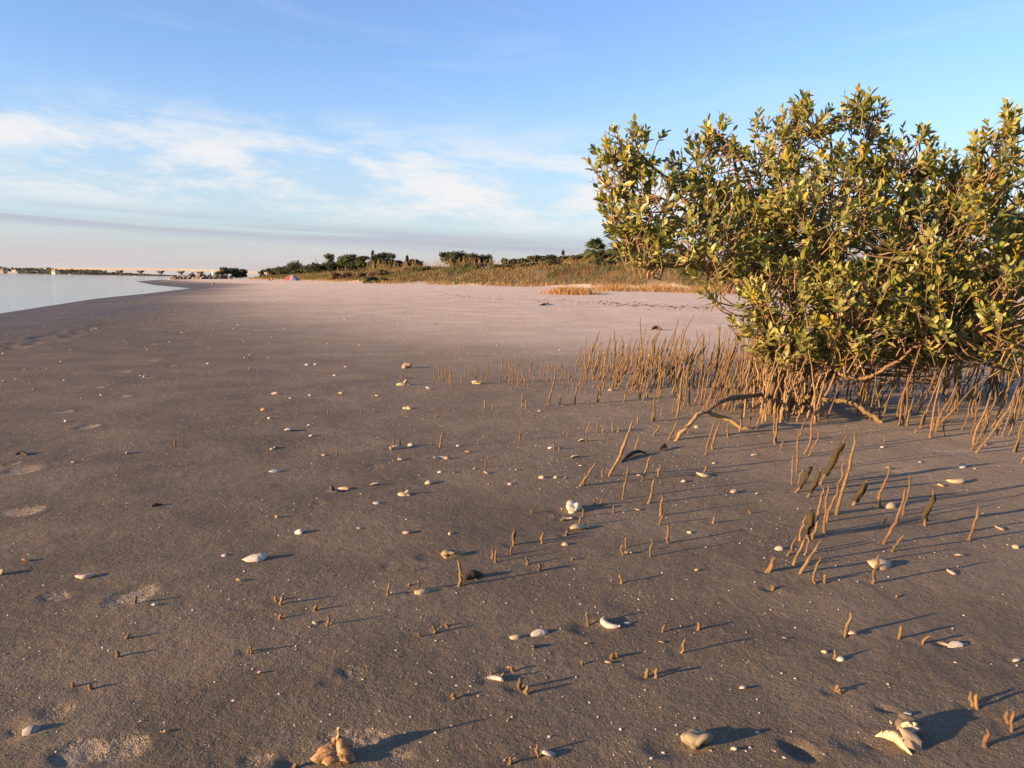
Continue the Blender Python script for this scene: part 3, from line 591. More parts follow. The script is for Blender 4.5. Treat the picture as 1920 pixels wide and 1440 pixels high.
# ------------------------------------------------------------------ dune trees, shrubs, palms, grass
def tree(name, px, ytop, dep, halfw, label, cat='tree', col=(.035, .045, .022), kind='round', n=900, group=None, base_drop=0.0, lobes=7):
    x = (px-960)/F*dep; g = float(hbase(np.array([x]), np.array([dep]))[0]); base = np.array([x, dep, g-base_drop])
    H = max((hor(px)-ytop)/F*dep + CAMZ - base[2], 0.8 if kind == 'shrub' else 1.4); hw = halfw/F*dep*(1.3 if name == 'coastal_tree' and kind != 'spire' else 1); rd = random.Random(int(px*7+ytop))
    root = empty(name, base); tag(root, label, cat, group)
    m = MB(); limbs = []
    for k in range(3 if kind != 'shrub' else 4):
        a = rd.uniform(0, 6.3); e = np.array([math.cos(a)*hw*.5, math.sin(a)*hw*.4, H*rd.uniform(.6, .85)])
        pts = smooth_path([(rd.uniform(-.1, .1), 0, -.3), e*np.array([.25, .25, .45]), e], 4); v, f = tube(pts, np.linspace(.045*H*.6+.02, .02, len(pts)), 5); m.add(v, f, (.10, .08, .06))
    m.build('trunk', M['bark'], root)
    m = MB(); L_ = []
    for k in range(lobes):
        if kind == 'flat': c = (rd.uniform(-.75, .75)*hw, rd.uniform(-.6, .6)*hw, H*rd.choice((.2, .4, .6, .74, .86, .92))); r_ = (hw*rd.uniform(.38, .6), hw*rd.uniform(.3, .5), H*rd.uniform(.09, .17))
        elif kind == 'spire': z = rd.uniform(.2, .95); c = (rd.uniform(-.5, .5)*hw*(1.1-z), rd.uniform(-.4, .4)*hw, H*z); r_ = (hw*.45*(1.15-z), hw*.4*(1.15-z), H*.14)
        elif kind == 'shrub': c = (rd.uniform(-.7, .7)*hw, rd.uniform(-.5, .5)*hw, H*rd.uniform(.2, .7)); r_ = (hw*rd.uniform(.25, .5), hw*rd.uniform(.25, .5), H*rd.uniform(.2, .32))
        else: c = (rd.uniform(-.6, .6)*hw, rd.uniform(-.5, .5)*hw, H*rd.uniform(.30, .84)); r_ = (hw*rd.uniform(.34, .55), hw*rd.uniform(.3, .5), H*rd.uniform(.16, .26))
        L_.append((np.array(c), np.array(r_)))
    if kind == 'spire': L_.append((np.array([0, 0, H*.93]), np.array([hw*.08, hw*.08, H*.09])))
    n = int(n*2.2); s0 = 0.08+dep*0.0008
    g = np.random.default_rng(int(px*13+ytop)); li = np.arange(n) % len(L_); Cc = np.array([l[0] for l in L_])[li]; Rr = np.array([l[1] for l in L_])[li]
    d = g.normal(size=(n, 3)); d /= np.linalg.norm(d, axis=1)[:, None]; p = Cc+d*Rr*g.uniform(.35, 1.1, (n, 1)); p[:, 2] = np.maximum(p[:, 2], 0.03)
    a = g.normal(size=(n, 3)); a /= np.linalg.norm(a, axis=1)[:, None]; b = np.cross(a, d+.3*a[:, ::-1]); b /= np.linalg.norm(b, axis=1)[:, None]+1e-9
    sz = s0*g.uniform(.5, 1.4, (n, 1)); kk = g.uniform(.6, 1.5, (n, 1))*np.array(g.uniform(.75, 1.3, len(L_)))[li][:, None]
    m.addm(np.stack([p-a*sz, p-b*sz*.55, p+a*sz, p+b*sz*.55], 1), [(0, 1, 2, 3)], np.array(col)[None]*kk*g.uniform(.88, 1.12, (n, 3)))
    m.build('crown', M['foliage'], root, smooth=False)
GT = 'wind-shaped trees on the dune ridge'
tree('coastal_tree', 418, 500.5, 215, 13, 'dark round tree standing at the landward end of the rock jetty', n=600)
tree('coastal_tree', 436, 503, 218, 13, 'dark bushy tree in the middle of the trio beside the rock jetty', n=600)
tree('coastal_tree', 451, 504, 221, 11, 'lower dark tree of the trio beside the rock jetty, towards the tent', n=500)
tree('coastal_tree', 494, 507, 185, 7, 'small lone flat-topped tree between the jetty trees and the tent', kind='flat', n=350)
tree('coastal_tree', 518, 501, 180, 19, 'low dark spreading tree beside the striped dome tent', n=800, lobes=8)
tree('coastal_tree', 545, 487, 178, 28, 'broad dome-crowned oak behind the striped dome tent', n=1400, lobes=11)
tree('coastal_tree', 575, 497, 172, 20, 'dense dark oak filling the gap beside the tall layered cedar', n=800)
tree('coastal_tree', 600, 475, 165, 19, 'tall layered cedar with open flat tiers above the dune grass', kind='flat', n=900, lobes=10)
tree('coastal_tree', 617, 477, 166, 9, 'slim tree leaning against the tall layered cedar', kind='flat', n=350)
tree('coastal_tree', 655, 478, 150, 20, 'rounded green oak between the layered cedar and the spired cedar', n=900, col=(.04, .055, .025))
tree('coastal_tree', 690, 482, 142, 17, 'dark cedar with a ragged top, next to the spired cedar', kind='flat', n=700)
tree('coastal_tree', 698, 471, 141, 8, 'narrow spired cedar poking above its neighbours', kind='spire', n=350)
tree('coastal_tree', 722, 476, 138, 19, 'flat-tiered dark cedar behind the tall dry stalks', kind='flat', n=800)
tree('coastal_tree', 761, 481, 132, 9, 'small pointed cedar at the end of the dry stalks', kind='spire', n=400)
tree('coastal_tree', 848, 472, 122, 23, 'broad dark cedar with twin crown above the tan reeds', n=1100, col=(.028, .036, .02))
tree('coastal_tree', 893, 474, 120, 22, 'reddish brown edged cedar joined to the twin-crowned cedar', n=1000, col=(.042, .036, .02))
tree('coastal_tree', 951, 486, 112, 14, 'small dark tree alone in the low gap of the ridge', n=600)
tree('coastal_tree', 1000, 480, 108, 18, 'bushy dark green tree in the row leading to the palms', n=800)
tree('coastal_tree', 1025, 479, 106, 14, 'leafy dark tree second from the palms', n=700)
tree('coastal_tree', 1050, 474, 104, 13, 'upright dark tree right next to the cabbage palm', n=700, kind='spire')
tree('coastal_tree', 1072, 478, 103, 13, 'bushy tree tucked against the cabbage palm trunk', n=700)
for i, (px, yt, hw, lab) in enumerate(((1235, 478, 34, 'thorny grey-brown thicket behind the mangrove branch tips'), (1300, 484, 38, 'dense brown scrub mound behind the lowest mangrove sprig'),
        (1400, 462, 50, 'tall dark scrub behind the mangrove trunk'), (1520, 455, 60, 'dark tree seen through the mangrove leaves'), (1650, 450, 60, 'tall dark tree behind the middle of the mangrove crown'),
        (1780, 452, 60, 'dark tree behind the shaded side of the mangrove'), (1890, 440, 60, 'tall dark tree behind the outer mangrove branches'), (2020, 445, 70, 'dark tree at the end of the ridge past the mangrove'))):
    tree('dune_scrub' if i < 3 else 'coastal_tree', px, yt, 96-i*2.5, hw, lab, 'shrub' if i < 3 else 'tree', col=(.075, .065, .035) if i < 2 else (.035, .042, .022), n=1300, lobes=10)
for (px, yt, dep, hw, lab) in ((588, 498, 168, 20, 'dark oak thicket under the tall layered cedar'), (628, 495, 160, 20, 'dark thicket between the layered cedar and the rounded oak'), (672, 489, 147, 20, 'dense dark tree behind the purple-brown shrub'),
      (706, 486, 143, 20, 'dense dark tree under the spired cedar'), (738, 488, 139, 20, 'dark tree filling the space before the small pointed cedar'), (772, 492, 133, 16, 'low dark tree past the small pointed cedar'), (870, 482, 123, 24, 'dark tree between the twin-crowned and the reddish cedar'),
      (972, 489, 112, 18, 'dark thicket beside the lone tree in the gap'), (1012, 486, 109, 18, 'dark undergrowth tree in the row leading to the palms'), (1040, 483, 107, 18, 'dark tree behind the tangled olive shrub'), (1064, 483, 105, 18, 'dark tree behind the leaning dry canes'),
      (1105, 476, 103, 26, 'dark leafy tree under the tallest palm'), (1150, 476, 102, 28, 'dark leafy tree under the drooping palm'), (1196, 476, 101, 26, 'dark leafy tree under the half hidden palm')):
    tree('coastal_tree', px, yt-4, dep, hw, lab, n=1100, lobes=11, col=(.036, .046, .022))
# brown and olive shrubs on the dune face
for (px, yt, dep, hw, c, lab) in ((640, 508, 122, 22, (.16, .10, .05), 'rusty brown shrub mound on the dune face below the rounded oak'), (680, 510, 116, 24, (.13, .085, .05), 'wide purple-brown shrub on the dune face below the spired cedar'),
      (725, 511, 112, 22, (.12, .09, .05), 'brown shrub mound on the dune face below the dry stalks'), (790, 512, 108, 24, (.12, .11, .05), 'olive shrub on the dune face before the tan reeds'),
      (880, 512, 103, 24, (.13, .10, .05), 'dull brown shrub on the dune face below the twin-crowned cedar'), (935, 508, 100, 20, (.09, .09, .04), 'olive shrub mound below the lone tree in the gap'), (985, 504, 98, 22, (.10, .085, .045), 'grey-brown shrub below the row of dark trees'),
      (1030, 500, 96, 20, (.09, .085, .04), 'tangled olive shrub with leaning dry canes'), (1125, 494, 94, 26, (.07, .075, .035), 'thick green scrub at the foot of the palms'), (1180, 492, 93, 28, (.075, .08, .035), 'leafy green scrub beside the second palm')):
    tree('dune_scrub', px, yt, dep*.96, hw, lab, 'shrub', col=tuple(v_*.8 for v_ in c), kind='shrub', n=800, lobes=9)
tree('low_shrub', 700, 519, 92, 25, 'low dark green shrub alone on the pale sand in front of the dune', 'shrub', col=(.05, .065, .028), kind='shrub', n=700, base_drop=0.05)
def palm(px, ytop, dep, rad, label, seed):
    x = (px-960)/F*dep; g = float(hbase(np.array([x]), np.array([dep]))[0]); rd = random.Random(seed); H = (hor(px)-ytop)/F*dep+CAMZ-g-rad*.75
    root = empty('cabbage_palm', (x, dep, g)); tag(root, label, 'palm')
    m = MB(); v, f = tube([(0, 0, -.3), (.05, 0, H*.5), (0, 0, H)], [.17, .15, .16], 8); m.add(v, f, (.16, .12, .085)); m.build('trunk', M['bark'], root)
    fm = []
    for k in range(4):
        mb = MB(); nb = 15; st = np.array([0, 0, 0.]); hub = np.array([rad*.55, 0, .12*rad])
        v, f = tube([st, hub*.5+np.array([0, 0, .06*rad]), hub], [.02, .014, .012], 4); mb.add(v, f, (.10, .11, .04))
        for j in range(nb):
            a = R(-100+200*j/(nb-1)); d = np.array([math.cos(a), math.sin(a), 0]); ln = rad*.62*(1-.25*abs(a)/1.8)*rd.uniform(.9, 1.1); sd = np.array([-d[1], d[0], 0])*.055*rad
            q1 = hub+d*ln*.55+np.array([0, 0, .10*rad]); q2 = hub+d*ln+np.array([0, 0, -.18*rad*rd.uniform(.5, 1.6)])
            c = var((.06, .085, .032), .25); mb.add([hub, q1-sd, q2, q1+sd], [(0, 1, 2, 3)], c)
        fm.append(mb.mesh('frond', M['foliage'], False))
    for k in range(34):
        o = link('frond', fm[k % 4], root); o.location = (0, 0, H); e = rd.uniform(-.75, 1.25)
        o.rotation_euler = (rd.uniform(-.3, .3), -e, rd.uniform(0, 6.3)); s = rd.uniform(.8, 1.1); o.scale = (s, s, s)
palm(1108, 455, 99, 1.75, 'cabbage palm with full round head standing tallest on the ridge', 1)
palm(1152, 460, 97, 1.7, 'cabbage palm with drooping fronds next to the tallest palm', 2)
palm(1180, 459, 100, 1.5, 'cabbage palm half hidden behind the mangrove branch tip', 3)

def grass():
    gm = MB(); n = 0; V = []; Fc = []; Cc = []
    tl_ = np.array(toeline[2:12]); seg = np.hypot(*(tl_[1:]-tl_[:-1]).T); cum = np.concatenate([[0], np.cumsum(seg)])
    g = np.random.default_rng(21); Nn = 30000
    s = g.random(Nn)*cum[-1]; i = np.clip(np.searchsorted(cum, s)-1, 0, len(seg)-1); f = (s-cum[i])/seg[i]
    base = tl_[i]+(tl_[i+1]-tl_[i])*f[:, None]; nrm = np.stack([(tl_[i+1]-tl_[i])[:, 1], -(tl_[i+1]-tl_[i])[:, 0]], 1)/seg[i][:, None]
    off = g.random(Nn)**1.1*15-0.3
    pos = base+nrm*off[:, None]+g.normal(size=(Nn, 2))*.5
    dn = vn(pos[:, 0]/5, pos[:, 1]/5, 1); keep = off > 1.4+4.5*vn(pos[:, 0]/3.5+7, pos[:, 1]/3.5, 4); keep &= inside(pos[:, 0], pos[:, 1], dune_poly) | (g.random(Nn) < .1)
    pos = pos[keep]; off = off[keep]; z = hbase(pos[:, 0], pos[:, 1]); pn = vn(pos[:, 0]/6+40, pos[:, 1]/6, 2); pn2 = vn(pos[:, 0]/2.5, pos[:, 1]/2.5+9, 3)
    hh = (0.36+.40*np.maximum(0, pn2+.2))*np.where(off > 2, 1, .6)
    cb = np.where((pn > .05)[:, None], (.19, .135, .062), np.where((pn > -.22)[:, None], (.105, .10, .038), (.15, .085, .04))); cb = np.where((off < 2.0)[:, None], (.30, .19, .085), cb)
    for b in range(5):
        nn_ = len(pos); a = g.random(nn_)*6.28; ln = hh*(.6+.7*g.random(nn_)); w_ = .024+.016*g.random(nn_); lean = .2+.5*g.random(nn_)
        p = np.stack([pos[:, 0]+g.normal(size=nn_)*.14, pos[:, 1]+g.normal(size=nn_)*.14, z-.02], 1); d = np.stack([np.cos(a)*lean+.15, np.sin(a)*lean, np.ones(nn_)], 1)*ln[:, None]
        sd = np.stack([np.cos(a+1.57), np.sin(a+1.57)*.3, np.zeros(nn_)], 1)*(w_*1.3)[:, None]; up_ = np.stack([0*ln, 0*ln, .05*ln], 1)
        gm.addm(np.stack([p-sd, p+sd, p+d*.6+sd*.7+up_, p+d], 1), [(0, 1, 2), (0, 2, 3)], cb*1.3*g.uniform(.6, 1.35, (nn_, 1))*g.uniform(.9, 1.1, (nn_, 3)))
    tag(gm.build('dune_grass', M['grass'], smooth=False), 'tan and olive grass covering the dune face', 'grass', kind='stuff')
    sm_ = MB()
    for (xa, xb, ya, yb, n_, da, db) in ((625, 700, 500, 512, 60, 150, 128), (690, 830, 487, 503, 190, 140, 118), (820, 930, 482, 500, 130, 122, 108), (930, 1060, 484, 505, 70, 110, 100), (1010, 1090, 485, 505, 40, 100, 97)):
        for _ in range(n_):
            px = random.uniform(xa, xb); dep = random.uniform(min(da, db), max(da, db)); x = (px-960)/F*dep; gz = float(hbase(np.array([x]), np.array([dep]))[0])
            top = (hor(px)-random.uniform(ya, yb))/F*dep+CAMZ; top = min(max(top, gz+.5), gz+2.4); ln = random.gauss(.05, .22)*(top-gz)
            v, f = tube([(x, dep, gz-.1), (x+ln*.4, dep, (gz+top)/2), (x+ln, dep, top)], [.018, .016, .022], 4); sm_.add(v, f, var((.36, .25, .12), .3))
    for _ in range(60):     # leaning broken canes by the palms
        px = random.uniform(1040, 1130); dep = random.uniform(94, 98); x = (px-960)/F*dep; gz = float(hbase(np.array([x]), np.array([dep]))[0]); ln = random.uniform(1, 2.4)
        v, f = tube([(x, dep, gz), (x+ln*.8, dep-.3, gz+ln*random.uniform(.4, .75))], [.02, .015], 4); sm_.add(v, f, var((.38, .28, .13), .3))
    tag(sm_.build('dry_reeds', M['grass'], smooth=False), 'tall dry tan stalks standing along the dune ridge', 'reeds', kind='stuff')
grass()
def grass_tuft(px, py, dx, n, c, label, hh=.5):
    p0 = gp(px, py)[0]; d = np.linalg.norm(p0-CAM); rx = dx/F*d; root = None; m = MB()
    g = np.random.default_rng(int(px)); u = g.normal(size=n)*.5; vv = g.normal(size=n)*.5
    p = np.stack([u*rx, vv*rx*1.8, 0*u], 1); p[:, 2] = hbase(p0[0]+p[:, 0], p0[1]+p[:, 1])-p0[2]-.02
    h = hh*g.uniform(.5, 1.3, n)*np.exp(-.35*(u*u+vv*vv)); a = g.uniform(0, 6.28, n); e = g.uniform(.2, .9, n)
    q = np.stack([np.cos(a)*e, np.sin(a)*e, np.ones(n)], 1)*h[:, None]; sd = np.stack([.022*np.cos(a), .022*np.sin(a), 0*a], 1)
    m.addm(np.stack([p-sd, p+sd, p+q*.6+sd*.6, p+q], 1), [(0, 1, 2), (0, 2, 3)], np.array(c)[None]*g.uniform(.7, 1.3, (n, 1)))
    o = m.build('grass_tuft', M['grass'], smooth=False); o.location = p0; tag(o, label, 'grass')
grass_tuft(1072, 551, 42, 1300, (.34, .19, .08), 'orange dry grass tuft spreading onto the pale sand')
grass_tuft(1150, 545, 40, 1000, (.32, .19, .085), 'brown dry grass patch beside the orange tuft', .6)
grass_tuft(1235, 546, 50, 1100, (.30, .185, .085), 'brown dry grass fringe before the thorny thicket', .6)
grass_tuft(1330, 549, 60, 1100, (.30, .185, .085), 'brown dry grass fringe before the brown scrub mound', .6)
# wrack line: dark crumbs along the high tide mark
wk = MB(); rw = random.Random(9)
wpx = []
for _ in range(330):
    x = rw.uniform(1130, 1450); wpx.append((x, 569+(x-1130)*.045+rw.gauss(0, 2.2)))
for _ in range(120):
    x = rw.uniform(820, 1140); wpx.append((x, 553+(x-820)*.05+rw.gauss(0, 2)))
wp = gp(*np.array(wpx).T)
for p in wp:
    s = rw.uniform(.015, .055); v, f = box(-s, -s*.6, -.01, s, s*.6, s*.5); a = rw.uniform(0, 3); v = np.array(v); v = np.stack([v[:, 0]*math.cos(a)-v[:, 1]*math.sin(a), v[:, 0]*math.sin(a)+v[:, 1]*math.cos(a), v[:, 2]], 1)
    v[4:] *= np.array([.6, .6, 1]); p2 = p.copy(); p2[2] = hfull(p[0], p[1])[0]; wk.add(v+p2, f, rw.choice(((.05, .04, .03), (.09, .07, .05), (.16, .11, .07))))
tag(wk.build('wrack_debris', M['bark'], smooth=False), 'broken line of dark tide debris on the upper sand', 'debris', kind='stuff')

# ------------------------------------------------------------------ tent and bundle
def tent():
    p = gp(549, 526)[0]; dep = p[1]; g = p[2]; root = empty('dome_tent', (p[0], dep, g)); tag(root, 'red, white and blue-grey dome tent pitched at the dune edge', 'tent')
    W2 = 12.5/F*dep; Ht = 10.5/F*dep; n = 16
    cols = [(.62, .05, .06)]*4+[(.62, .58, .55)]*4+[(.16, .19, .28)]*8
    secs = [(0, 6, 'door_panel', (.60, .05, .07)), (6, 9, 'roof_panel', (.27, .255, .25)), (9, 16, 'side_panel', (.15, .18, .27))]
    for (a0, a1, nm, c) in secs:
        m = MB(); V = []
        for i in range(a0, a1+1):
            u = -1+2*i/n
            for j in range(9):
                vv = -1+2*j/8; hh = Ht*max(0, (1-abs(u)**2.2))*(1-abs(vv)**2.4)
                V.append((u*W2, vv*W2*.8, hh-.03))
        k = a1-a0; Fq = [(i*9+j, (i+1)*9+j, (i+1)*9+j+1, i*9+j+1) for i in range(k) for j in range(8)]
        m.add(V, Fq, c); m.build(nm, M['cloth'], root)
    m = MB(); pts = [(-W2*math.cos(t), 0, Ht*1.01*math.sin(t)**.8) for t in np.linspace(.02, 3.12, 14)]; v, f = tube(pts, [.02]*14, 4); m.add(v, f, (.3, .3, .3)); m.build('pole', M['paint'], root)
    b = gp(509, 526)[0]; root = empty('beach_bundle', b); tag(root, 'small orange beach bundle on the sand beside the dome tent', 'bundle'); s = 2.4/F*b[1]
    me = rock_mesh(91, (.62, .24, .12), .15); me.materials.append(M['cloth']); o = link('bag', me, root); o.scale = (s, s, s*1.1); o.location = (0, 0, s*.8)
    me = rock_mesh(92, (.03, .03, .035), .15); me.materials.append(M['cloth']); o = link('dark_roll', me, root); o.scale = (s*.7, s, s*1.3); o.location = (-s*1.5, 0, s*.9)
tent()

# ------------------------------------------------------------------ mangrove
D0 = float(np.dot(gp(1450, 775)[0]-CAM, fwd))
def mangrove():
    base = gp(1450, 772)[0]; root = empty('mangrove_bush', base); B = base
    tag(root, 'large leafy mangrove bush with many twisted stems rising from the sand', 'mangrove')
    rd = random.Random(17); bark = (.17, .115, .065)
    limbs = []       # (points, r0, r1)
    def limb(pts, ra, rb, name='branch', c=bark):
        w3 = [P(a, b, D0+d) for a, b, d in pts]; path = smooth_path(w3, 6)
        path = path+np.array([[rd.gauss(0, .006) for _ in range(3)] for _ in path]); path[0] = w3[0]
        m = MB(); rr_ = np.linspace(ra, rb, len(path))*np.array([rd.uniform(.88, 1.14) for _ in path])
        v, f = tube(path-B, rr_, 8); m.add(v, f, var(c, .15)); m.build(name, M['bark'], root); limbs.append(path)
    # main stems fan out from the base
    limb([(1452, 790, 0), (1475, 690, .02), (1500, 600, .05), (1540, 480, .1), (1560, 330, .1), (1555, 230, .05)], .030, .009, 'trunk')
    limb([(1440, 788, -.05), (1452, 700, -.05), (1440, 620, -.1), (1400, 520, -.1), (1330, 430, -.1), (1240, 370, -.05)], .028, .008, 'trunk')
    limb([(1470, 785, .1), (1520, 690, .15), (1600, 590, .2), (1690, 470, .3), (1730, 330, .25)], .028, .008, 'trunk')
    limb([(1480, 790, .15), (1560, 700, .25), (1680, 620, .35), (1800, 520, .3), (1880, 390, .1), (1900, 260, -.1)], .028, .008, 'trunk')
    limb([(1445, 780, .1), (1440, 660, .2), (1420, 540, .4), (1400, 400, .5), (1370, 270, .4)], .04, .009)
    limb([(1400, 520, -.1), (1290, 500, -.15), (1215, 490, -.2), (1190, 440, -.15)], .026, .006)
    limb([(1330, 430, -.1), (1240, 330, 0), (1175, 260, 0)], .022, .006)
    limb([(1500, 600, .05), (1440, 470, 0), (1400, 330, 0), (1350, 250, 0)], .028, .007)
    limb([(1540, 480, .1), (1490, 360, .1), (1460, 250, .05)], .024, .006)
    limb([(1560, 400, .1), (1620, 300, .1), (1640, 200, .05)], .022, .005)
    limb([(1600, 590, .2), (1700, 560, -.1), (1800, 560, -.3), (1880, 520, -.4)], .028, .007)
    limb([(1680, 620, .35), (1820, 600, .3), (1960, 520, .1), (2040, 420, .1)], .032, .008)
    limb([(1690, 470, .3), (1790, 400, .1), (1850, 300, -.2)], .024, .006)
    limb([(1470, 690, -.05), (1560, 640, -.3), (1640, 560, -.4), (1680, 470, -.4)], .026, .006)
    limb([(1480, 700, .0), (1600, 665, -.25), (1740, 640, -.35), (1830, 610, -.4)], .024, .006)
    # low sweeping branches and surface roots near the sand
    limb([(1560, 690, -.15), (1590, 708, -.25), (1625, 708, -.3), (1680, 680, -.35), (1715, 652, -.35), (1740, 640, -.35)], .017, .008, 'low_branch', (.27, .17, .085))
    limb([(1484, 690, -.1), (1515, 672, -.2), (1560, 690, -.15)], .022, .015, 'low_branch', (.27, .17, .085))
    g1 = gp([1267, 1415], [828, 808])
    def dz(q): return float(np.dot(q-CAM, fwd))-D0
    limb([(1265, 829, dz(g1[0])), (1290, 797, dz(g1[0])+.05), (1318, 773, dz(g1[0])+.1), (1345, 779, dz(g1[1])), (1385, 796, dz(g1[1])), (1415, 809, dz(g1[1]))], .014, .016, 'low_branch', (.30, .20, .10))
    g2 = gp([1487, 1655], [748, 794])
    limb([(1487, 746, dz(g2[1])+.3), (1540, 747, dz(g2[1])+.2), (1600, 760, dz(g2[1])+.1), (1632, 778, dz(g2[1])+.05), (1657, 794, dz(g2[1]))], .018, .016, 'surface_root', (.26, .17, .085))
    limb([(1318, 772, dz(g1[0])+.1), (1370, 748, dz(g1[0])+.3), (1440, 735, .2), (1480, 720, .1)], .015, .02, 'low_branch', (.14, .10, .07))
    # upright shoots from the base
    gs = gp(np.array([rd.uniform(1385, 1540) for _ in range(60)]), np.array([rd.uniform(734, 798) for _ in range(60)]))
    for k in range(60):
        rl_ = gs[k]-CAM; dq = float(rl_@fwd); x = 960+F*float(rl_@RT)/dq; y = 714-F*float(rl_@UP)/dq; h = rd.uniform(60, 165); ln = rd.gauss(.18, .16)
        d_ = dz(gs[k])+.02; limb([(x, y+8, d_), (x+h*ln*.4, y-h*.5, d_), (x+h*ln, y-h, d_+rd.uniform(-.1, .1))], rd.uniform(.007, .012), .004, 'shoot', (.28, .185, .095))
    # crown lobes (px, py, rx, ry, depth, depth radius)
    lobes = [(1180, 275, 72, 62, 0, .3), (1145, 320, 58, 60, -.05, .25), (1170, 400, 50, 50, -.1, .25), (1800, 325, 55, 50, 0, .3), (1225, 385, 85, 82, -.1, .4), (1215, 465, 55, 38, -.2, .25), (1330, 305, 80, 72, .1, .4), (1345, 430, 120, 95, -.2, .45), (1455, 265, 75, 68, .1, .4), (1525, 225, 55, 52, 0, .3),
             (1625, 225, 62, 55, .1, .3), (1560, 370, 150, 115, -.2, .5), (1700, 290, 85, 75, .1, .4), (1790, 345, 70, 60, .0, .4), (1870, 290, 62, 72, -.2, .35), (1780, 430, 150, 100, -.3, .5), (1920, 400, 110, 115, -.1, .5),
             (1470, 545, 95, 85, -.3, .4), (1610, 560, 140, 95, -.35, .45), (1770, 575, 130, 80, -.3, .45), (1900, 550, 90, 90, -.4, .4), (2030, 470, 120, 150, .1, .6), (1600, 420, 240, 150, .6, .5), (1800, 470, 210, 150, .75, .5), (1420, 430, 120, 110, .55, .4), (1430, 625, 45, 55, -.2, .25), (1490, 640, 75, 45, -.15, .4), (1610, 650, 120, 38, .0, .5), (1760, 645, 120, 42, .1, .5), (1880, 625, 85, 60, .0, .5), (1560, 600, 140, 70, .4, .4), (1760, 590, 150, 70, .5, .4), (1900, 225, 28, 40, -.2, .15), (1608, 195, 26, 40, 0, .12), (1500, 190, 22, 30, 0, .12), (1345, 245, 30, 32, .1, .15)]
    wts = np.array([l[2]*l[3]*(.55+l[5]) for l in lobes])**0.82; wts /= wts.sum()
    allp = np.concatenate(limbs[:15])
    twigs = MB(); leaves = []
    g = np.random.default_rng(4)
    extra = [(1325, 545, -.3, (-.6, -.1, .5)), (1318, 552, -.3, (-.7, 0, .3)), (1335, 560, -.28, (-.5, .1, .4)), (1372, 598, -.25, (-.5, 0, .6)), (1395, 605, -.25, (-.2, 0, .7))]
    NT = 2750
    for i in range(NT+len(extra)):
        if i < NT:
            l = lobes[g.choice(len(lobes), p=wts)]
            d = g.normal(size=3); d /= np.linalg.norm(d); rr_ = g.uniform(.35, 1)**.5
            px = l[0]+d[0]*l[2]*rr_; py = l[1]-d[2]*l[3]*rr_; dep = D0+l[4]+d[1]*l[5]*rr_
            p = P(px, py, dep); out = np.array([d[0], d[1]*.7, max(d[2], -.35)+.75])
        else:
            e = extra[i-NT]; p = P(e[0], e[1], D0+e[2]); out = np.array(e[3])
        out = out/np.linalg.norm(out)+g.normal(size=3)*.22; out /= np.linalg.norm(out)
        ln = g.uniform(.11, .24); tip = p; st = tip-out*ln
        # supporting twig back towards the nearest limb
        if i % 2 == 0 or i >= NT:
            dd = np.linalg.norm(allp-st, axis=1)+np.maximum(0, allp[:, 2]-st[2])*1.5; q = allp[int(np.argmin(dd))]
            mid = (q+st)/2+np.array([0, 0, -.06])+g.normal(size=3)*.03
            path = smooth_path([q, mid, st, tip], 3); v, f = tube(path-B, np.linspace(.008, .003, len(path)), 4, False); twigs.add(v, f, var((.26, .17, .09), .25))
        else:
            v, f = tube([st-B-out*.1, st-B, tip-B], [.005, .004, .0025], 4, False); twigs.add(v, f, var((.30, .20, .10), .25))
        side = np.cross(out, g.normal(size=3)); side /= np.linalg.norm(side); nrm0 = np.cross(side, out)
        npair = g.integers(3, 6); yellow = g.random() < .04
        for k in range(npair):
            t = 1-k/(npair+.3)*.95; pos = st+out*ln*t; s1, n1_ = (side, nrm0) if k % 2 == 0 else (nrm0, side)
            opn = .45+.5*(k/npair)+g.uniform(-.1, .15)
            for sg in (-1, 1):
                if g.random() < .06: continue
                dr = out*math.cos(opn)+s1*sg*math.sin(opn)+g.normal(size=3)*.1; dr /= np.linalg.norm(dr)
                nn = out*math.sin(opn)-s1*sg*math.cos(opn)+g.normal(size=3)*.15; nn -= dr*np.dot(nn, dr); nn /= np.linalg.norm(nn)
                L_ = g.uniform(.060, .102)*(.72 if k == 0 else 1)
                leaves.append((pos, dr, nn, L_, g.random(), yellow or g.random() < .012))
    # leaf meshes, shared
    def leaf_geo(wd, bend, fold, c):
        m = MB(); V = []; ts = [0, .1, .32, .58, .82, 1]; ws = [.04, .34, .86, 1, .62, .02]
        for t, w_ in zip(ts, ws):
            z = -bend*t*t
            for s in (-1, 0, 1): V.append((t, s*w_*wd/2, z+abs(s)*fold*w_))
        Fq = [(i*3+j, i*3+j+1, i*3+j+4, i*3+j+3) for i in range(5) for j in range(2)]
        return np.array(V), Fq, c
    GRN = [(.178, .196, .038), (.232, .236, .050), (.132, .160, .034), (.285, .270, .072), (.190, .195, .050), (.35, .315, .11)]
    kinds = []
    for k in range(12):
        kinds.append(leaf_geo(rd.uniform(.38, .50), rd.uniform(-.10, .34), rd.uniform(.01, .12), GRN[k % 6]))
    YL = leaf_geo(.4, .1, .05, (.38, .30, .03)); 
    # which leaves show largest: the front one in each small patch of the view
    pos = np.array([l[0]+l[1]*l[3]*.5 for l in leaves]); rel = pos-CAM; dep = rel@fwd; u = 960+F*(rel@RT)/dep; v_ = 720-F*(rel@UP)/dep
    face = np.abs(np.einsum('ij,ij->i', np.array([l[2] for l in leaves]), rel/np.linalg.norm(rel, axis=1)[:, None]))
    size = np.array([l[3] for l in leaves])/dep*(.25+face); cell = {}
    for i in np.argsort(dep):
        key = (int(u[i]//20), int(v_[i]//20))
        if u[i] < 1925 and key not in cell: cell[key] = i
    front = sorted(cell.values(), key=lambda i: -size[i])[:300]; fset = set(front)
